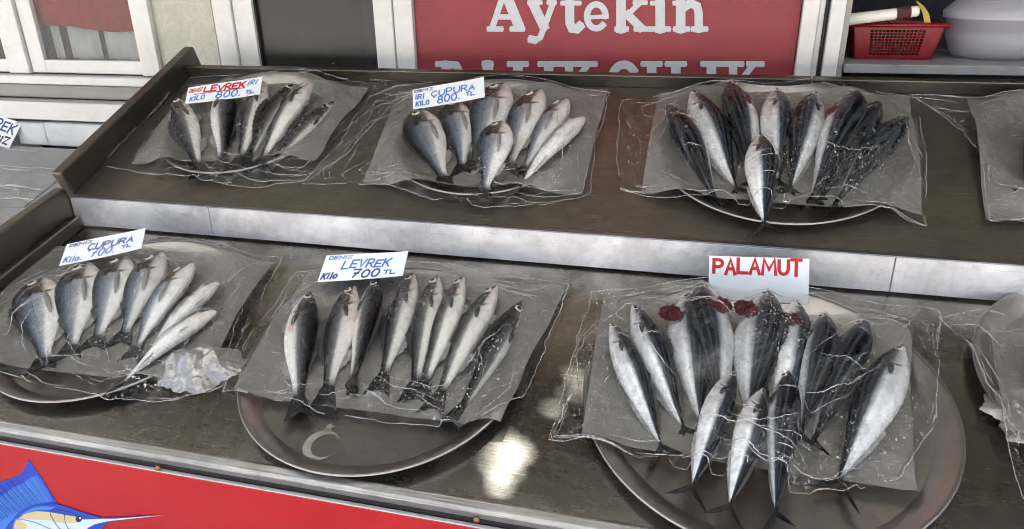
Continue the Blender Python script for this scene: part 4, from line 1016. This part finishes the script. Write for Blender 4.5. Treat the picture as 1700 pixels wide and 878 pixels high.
# ================================================================== CLING FILM
def film(key, outline, label, seed, ncrease=26, waves=1.0):
    pl, c, Rr = TR[key]; P = [pl.px(u, v, .02) - c for u, v in outline]
    ctr = sum((Vector((p.x, p.y)) for p in P), Vector((0, 0))) / len(P)
    rnd = random.Random(seed)
    # resample outline by angle
    na, nr = 220, 84
    pts = [Vector((p.x, p.y)) for p in P]
    loop = []
    per = [0]
    for i in range(len(pts)): per.append(per[-1] + (pts[(i + 1) % len(pts)] - pts[i]).length)
    for k in range(na):
        d = per[-1] * k / na
        for i in range(len(pts)):
            if per[i] <= d <= per[i + 1]:
                a = (d - per[i]) / max(per[i + 1] - per[i], 1e-6); q = pts[i].lerp(pts[(i + 1) % len(pts)], a); break
        off = noise.noise((q.x * 9, q.y * 9, seed)) * .012 + noise.noise((q.x * 38, q.y * 38, seed)) * .005
        loop.append(q + (q - ctr).normalized() * off)
    def hraw(x, y):
        base = rimh(math.hypot(x, y), Rr) + .006
        top = base
        for (o, ax, lat, L, hc, r, Pf, fat, droop) in HF[key]:
            dx, dy = x - o.x, y - o.y
            s = (dx * ax.x + dy * ax.y) / L
            if s < -.02 or s > 1.02: continue
            e = abs(dx * lat.x + dy * lat.y); s_ = min(max(s, 0), .999)
            hh = (interp(Pf['s'], Pf['d'], min(s_, Pf['end'])) * L * fat); ww = interp(Pf['s'], Pf['w'], min(s_, Pf['end'])) * L
            if s_ > Pf['end']: hh = Pf['tail'] * L
            Wd = math.sqrt((hh * math.cos(r)) ** 2 + (ww * math.sin(r)) ** 2); Tp = math.sqrt((ww * math.cos(r)) ** 2 + (hh * math.sin(r)) ** 2 * (1 if s_ <= Pf['end'] else .4))
            if e < Wd * 1.05: top = max(top, hc - droop(s_) - .002 + Tp * math.sqrt(max(0, 1 - (e / (Wd * 1.05)) ** 2)) + .004)
        return base, top
    V = []; F = []; H = []; MN = []
    for j in range(nr + 1):
        k_ = j / nr
        for k in range(na):
            q = ctr.lerp(loop[k], k_); b, t_ = hraw(q.x, q.y); V.append([q.x, q.y]); H.append(max(b, t_)); MN.append(t_)
    idx = lambda j, k: j * na + k % na
    for it in range(16):                                   # stretch the film between the fish
        H2 = H[:]
        for j in range(1, nr):
            for k in range(na):
                a = (H[idx(j - 1, k)] + H[idx(j + 1, k)] + H[idx(j, k - 1)] + H[idx(j, k + 1)]) / 4
                H2[idx(j, k)] = max(MN[idx(j, k)], a * .9 + H[idx(j, k)] * .1)
        H = H2
    for i in range(len(V)):
        x, y = V[i]
        wv = .0030 * abs(noise.noise((x * 15, y * 15, seed))) + .0042 * max(0, noise.noise((x * 6 + y * 11, y * 4 - x * 3, seed + 5))) + .0016 * abs(noise.noise((x * 46, y * 46, seed + 9)))
        H[i] += wv * waves
        V[i] = (x, y, H[i])
    for j in range(nr):
        for k in range(na): F.append((idx(j, k), idx(j, k + 1), idx(j + 1, k + 1), idx(j + 1, k)))
    mb = MB(); mb.add(V, F, 0)
    # curled edge, folds
    edge = []
    for k in range(na):
        x, y, z = V[idx(nr, k)]; edge.append(Vector((x, y, z + .0012)))
    for k in range(na):
        if noise.noise((k * .11, seed, 3)) > -.25: mb.tube([edge[k], edge[(k + 1) % na]], .0005 + .0011 * abs(noise.noise((k * .23, seed, 1))), 5, 1)
    def hat(x, y):                                        # height of the film near a point
        best = 1e9; hz = .01
        for k in range(0, len(V), 1):
            d = (V[k][0] - x) ** 2 + (V[k][1] - y) ** 2
            if d < best: best = d; hz = V[k][2]
        return hz
    for q in range(int(ncrease * 1.5)):
        k0 = rnd.randrange(na); rk = 1 - .42 * rnd.random() ** 1.8; ln = rnd.randint(6, 34); j = int(nr * rk); k = float(k0); pp = []
        dk = rnd.choice((-1, 1)) * rnd.uniform(.15, 1.1); dj = rnd.uniform(-1.2, .5)
        for s in range(ln):
            jj = int(round(j)); 
            if jj < nr * .3 or jj > nr: break
            kk = int(round(k)); x, y, z = V[idx(jj, kk)]
            pp.append(Vector((x + rnd.uniform(-.0006, .0006), y + rnd.uniform(-.0006, .0006), z + .0012)))
            j += dj + rnd.uniform(-.15, .15); k += dk + rnd.uniform(-.12, .12)
        if len(pp) > 3: mb.tube(pp, [max(.00025, rnd.uniform(.0003, .0011) * math.sin(math.pi * (i + .5) / len(pp))) for i in range(len(pp))], 5, 1)
    o = mb.build('cling_film', [M['film'], M['crease']], None, True)
    o.matrix_world = pl.mat(c)
    return tag(o, label, 'plastic film', 'cling film sheets over the fish')
film('U1', [(290, 127), (470, 119), (655, 132), (658, 155), (580, 250), (520, 294), (430, 308), (330, 300), (165, 272), (215, 218), (270, 165)], 'wrinkled cling film over the sea bass of the upper tier', 1, 34)
film('U2', [(655, 138), (830, 129), (1012, 150), (990, 240), (978, 318), (900, 338), (800, 343), (700, 330), (640, 303), (500, 302), (560, 235), (612, 158)], 'cling film over the upper tier bream, stretched towards its left neighbour', 2, 30)
film('U3', [(1035, 165), (1180, 143), (1400, 141), (1525, 160), (1535, 260), (1538, 372), (1480, 352), (1300, 346), (1120, 332), (1028, 312), (1024, 235)], 'creased cling film over the bonito of the upper tier', 3, 40)
film('U4', [(1510, 152), (1620, 160), (1800, 165), (1800, 372), (1645, 366), (1628, 265), (1575, 195)], 'cling film with a twisted edge at the right end of the upper tier', 4, 26)
film('L1', [(90, 410), (280, 402), (462, 426), (425, 510), (388, 575), (370, 640), (290, 662), (180, 667), (60, 640), (-60, 602), (-20, 500)], 'cling film over the bream below the lower left card', 5, 40)
film('L2', [(490, 447), (680, 440), (950, 466), (905, 560), (872, 665), (770, 716), (640, 700), (480, 668), (372, 655), (420, 560)], 'glossy cling film over the eight sea bass', 6, 40)
film('L3', [(985, 482), (1165, 470), (1420, 500), (1562, 510), (1548, 700), (1500, 785), (1400, 826), (1250, 800), (1100, 770), (980, 737), (915, 726), (958, 560)], 'glittering cling film over the bonito of the largest tray', 7, 60)
film('L4', [(1560, 522), (1800, 540), (1800, 878), (1700, 830), (1652, 680), (1615, 600)], 'cling film cut off by the right edge of the lower tier', 8, 26)
# crumpled bunch beside the lowest bream
def bunch(key, u, v_, ra0, hgt, label, seed):
    pl, c, Rr = TR[key]; b0 = pl.px(u, v_, .03); v = []; f = []; na, nr = 170, 80
    for j in range(nr + 1):
        for k in range(na):
            a = 6.28318 * k / na; k_ = j / nr
            ra = ra0 * (1 + .30 * noise.noise((math.cos(a) * 2, math.sin(a) * 2, seed)) + .10 * noise.noise((math.cos(a) * 7, math.sin(a) * 7, seed)) + .28 * max(0, math.cos(a - .5)) ** 3)
            x, y = ra * 1.1 * k_ * math.cos(a), ra * .85 * k_ * math.sin(a)
            wx = x + .012 * noise.noise((x * 22, y * 22, seed + 1)); wy = y + .012 * noise.noise((x * 22, y * 22, seed + 2))
            z = hgt * (1 - k_ ** 2) * .7 + hgt * (.9 - .6 * k_) * (1 - 2.2 * abs(noise.noise((wx * 17 + wy * 12, wy * 10, seed + 7)))) * .6 + .007 * (1 - k_) * (1 - 2 * abs(noise.noise((wx * 60, wy * 44, 2 + seed))))
            v.append((x, y, max(z, -.008)))
    for j in range(nr):
        for k in range(na): f.append((j * na + k, (j + 1) * na + k, (j + 1) * na + (k + 1) % na, j * na + (k + 1) % na))
    o = obj('crumpled_plastic', v, f, M['bunch'], None, True); o.matrix_world = pl.mat(b0 - Vector((0, 0, .010))); return tag(o, label, 'plastic film')
bunch('L1', 322, 606, .078, .034, 'milky bunch of crumpled plastic beside the lowest bream', 4)
bunch('L4', 1735, 690, .080, .013, 'silvery crumpled plastic at the right edge of the lower tier', 9)

# ================================================================== PRICE CARDS
def card(pl, quad, label, texts, h=.075, lean=18, thick=.0016, group='handwritten price cards', plane=None):
    u = sum(q[0] for q in quad) / 4; v = sum(q[1] for q in quad) / 4
    ce = pl.px(u, v, h)
    sub_ = Plane(pl.world(ce), math.degrees(pl.t) + lean)
    q = [sub_.px(*p) for p in quad]                       # top left, top right, bottom right, bottom left
    def fr(x, y, z):                                      # x right 0..1, y up 0..1
        p = (q[3] * (1 - x) + q[2] * x) * (1 - y) + (q[0] * (1 - x) + q[1] * x) * y
        return Vector((p.x, p.y, z + .010 * ((x - .45) ** 2 - .2) + .002 * math.sin(x * 5) * y))
    t = thing('price_card', label, 'price card', mat=sub_.mat(), group=group)
    vs = []; fs = []; n = 16
    for zo in (0, -thick):
        for j in (0, .5, 1):
            for i in range(n + 1): vs.append(fr(i / n, j, zo))
    W_ = n + 1
    for j in range(2):
        for i in range(n):
            k = j * W_ + i; fs.append((k, k + 1, k + W_ + 1, k + W_)); k += 3 * W_; fs.append((k + W_, k + W_ + 1, k + 1, k))
    ring = [i for i in range(W_)] + [W_ * 1 + n, W_ * 2 + n] + [2 * W_ + i for i in range(n - 1, -1, -1)] + [W_]
    for a, b in zip(ring, ring[1:] + ring[:1]): fs.append((a, a + 3 * W_, b + 3 * W_, b))
    obj('card', vs, fs, M['card'], t)
    asp = (q[1] - q[0]).length / (q[3] - q[0]).length
    by = {}
    for (txt, x0, x1, y, hg, wd, ink, sl) in texts: by.setdefault(ink, []).append((txt, x0, x1, y, hg, wd, sl))
    for ink, L_ in by.items():
        mb = MB(); fr2 = lambda x, y, z: fr(x / asp, y, z)
        for (txt, x0, x1, y, hg, wd, sl) in L_: write(mb, txt, x0 * asp, x1 * asp, y, hg, wd, fr2, sl)
        mb.build('lettering', M[ink], t)
    return t
card(UPP, [(312.5, 145.5), (435.5, 126.5), (431.5, 156.5), (307, 172)], 'white card lettered LEVREK in red with 800 in blue', [
  ('DENİZ', .03, .20, .66, .20, .045, 'redink', .15), ('LEVREK', .23, .77, .56, .30, .085, 'redink', .15), ('İRİ', .80, .93, .60, .26, .05, 'blueink', .35), ('_', .10, .78, .50, .01, .035, 'redink', 0),
  ('KİLO', .05, .24, .14, .24, .05, 'blueink', .3), ('800.', .40, .74, .10, .36, .065, 'blueink', .2), ('TL', .80, .91, .14, .18, .05, 'blueink', .2)], .080)
card(UPP, [(685, 149), (803, 127), (805, 161), (686, 181)], 'white card with blue ÇUPURA 800 on the upper tier', [
  ('DENİZ', .03, .28, .82, .11, .035, 'navyink', .1), ('İRİ', .03, .16, .46, .22, .05, 'blueink', .1), ('ÇUPURA', .26, .86, .47, .27, .05, 'blueink', .1),
  ('KİLO', .04, .22, .12, .22, .05, 'blueink', .1), ('800.', .34, .66, .12, .34, .055, 'blueink', .1), ('TL', .74, .86, .22, .17, .045, 'blueink', .1)], .080)
card(LOW, [(111, 405.5), (241.5, 377.5), (234.6, 412), (98, 441)], 'white card with blue ÇUPURA 700 at the left of the lower tier', [
  ('DENİZ', .05, .33, .82, .12, .035, 'navyink', .2), ('ÇUPURA', .30, .86, .46, .25, .05, 'navyink', .2),
  ('Kilo.', .04, .26, .10, .22, .045, 'blueink', .2), ('700.', .36, .66, .12, .30, .05, 'blueink', .25), ('TL', .74, .86, .22, .14, .045, 'blueink', .1)], .080)
card(LOW, [(542, 424), (677.6, 416), (668.6, 457.5), (527, 467.6)], 'white card with blue LEVREK 700 above the eight sea bass', [
  ('DENİZ', .05, .33, .83, .11, .028, 'blueink', .2), ('LEVREK', .24, .80, .45, .29, .05, 'blueink', .2),
  ('Kilo', .03, .21, .08, .22, .05, 'navyink', .2), ('700', .38, .70, .08, .28, .055, 'navyink', .2), ('TL', .76, .90, .12, .15, .04, 'blueink', .1)], .080)
card(LOW, [(1177.5, 424.5), (1344, 430), (1342, 504.5), (1176, 497)], 'tall white card lettered PALAMUT in red, standing behind the largest tray', [
  ('PALAMUT', .05, .92, .62, .32, .072, 'redink', 0)], .055, 62)
card(SIDE, [(-45, 178), (36, 204), (15, 247), (-66, 221)], 'white card with navy letters cut off by the left edge, on the side counter', [
  ('LEVREK', .12, .93, .52, .34, .06, 'navyink', .1), ('DENİZ', .38, .92, .10, .26, .07, 'black', .1)], .05, 40)
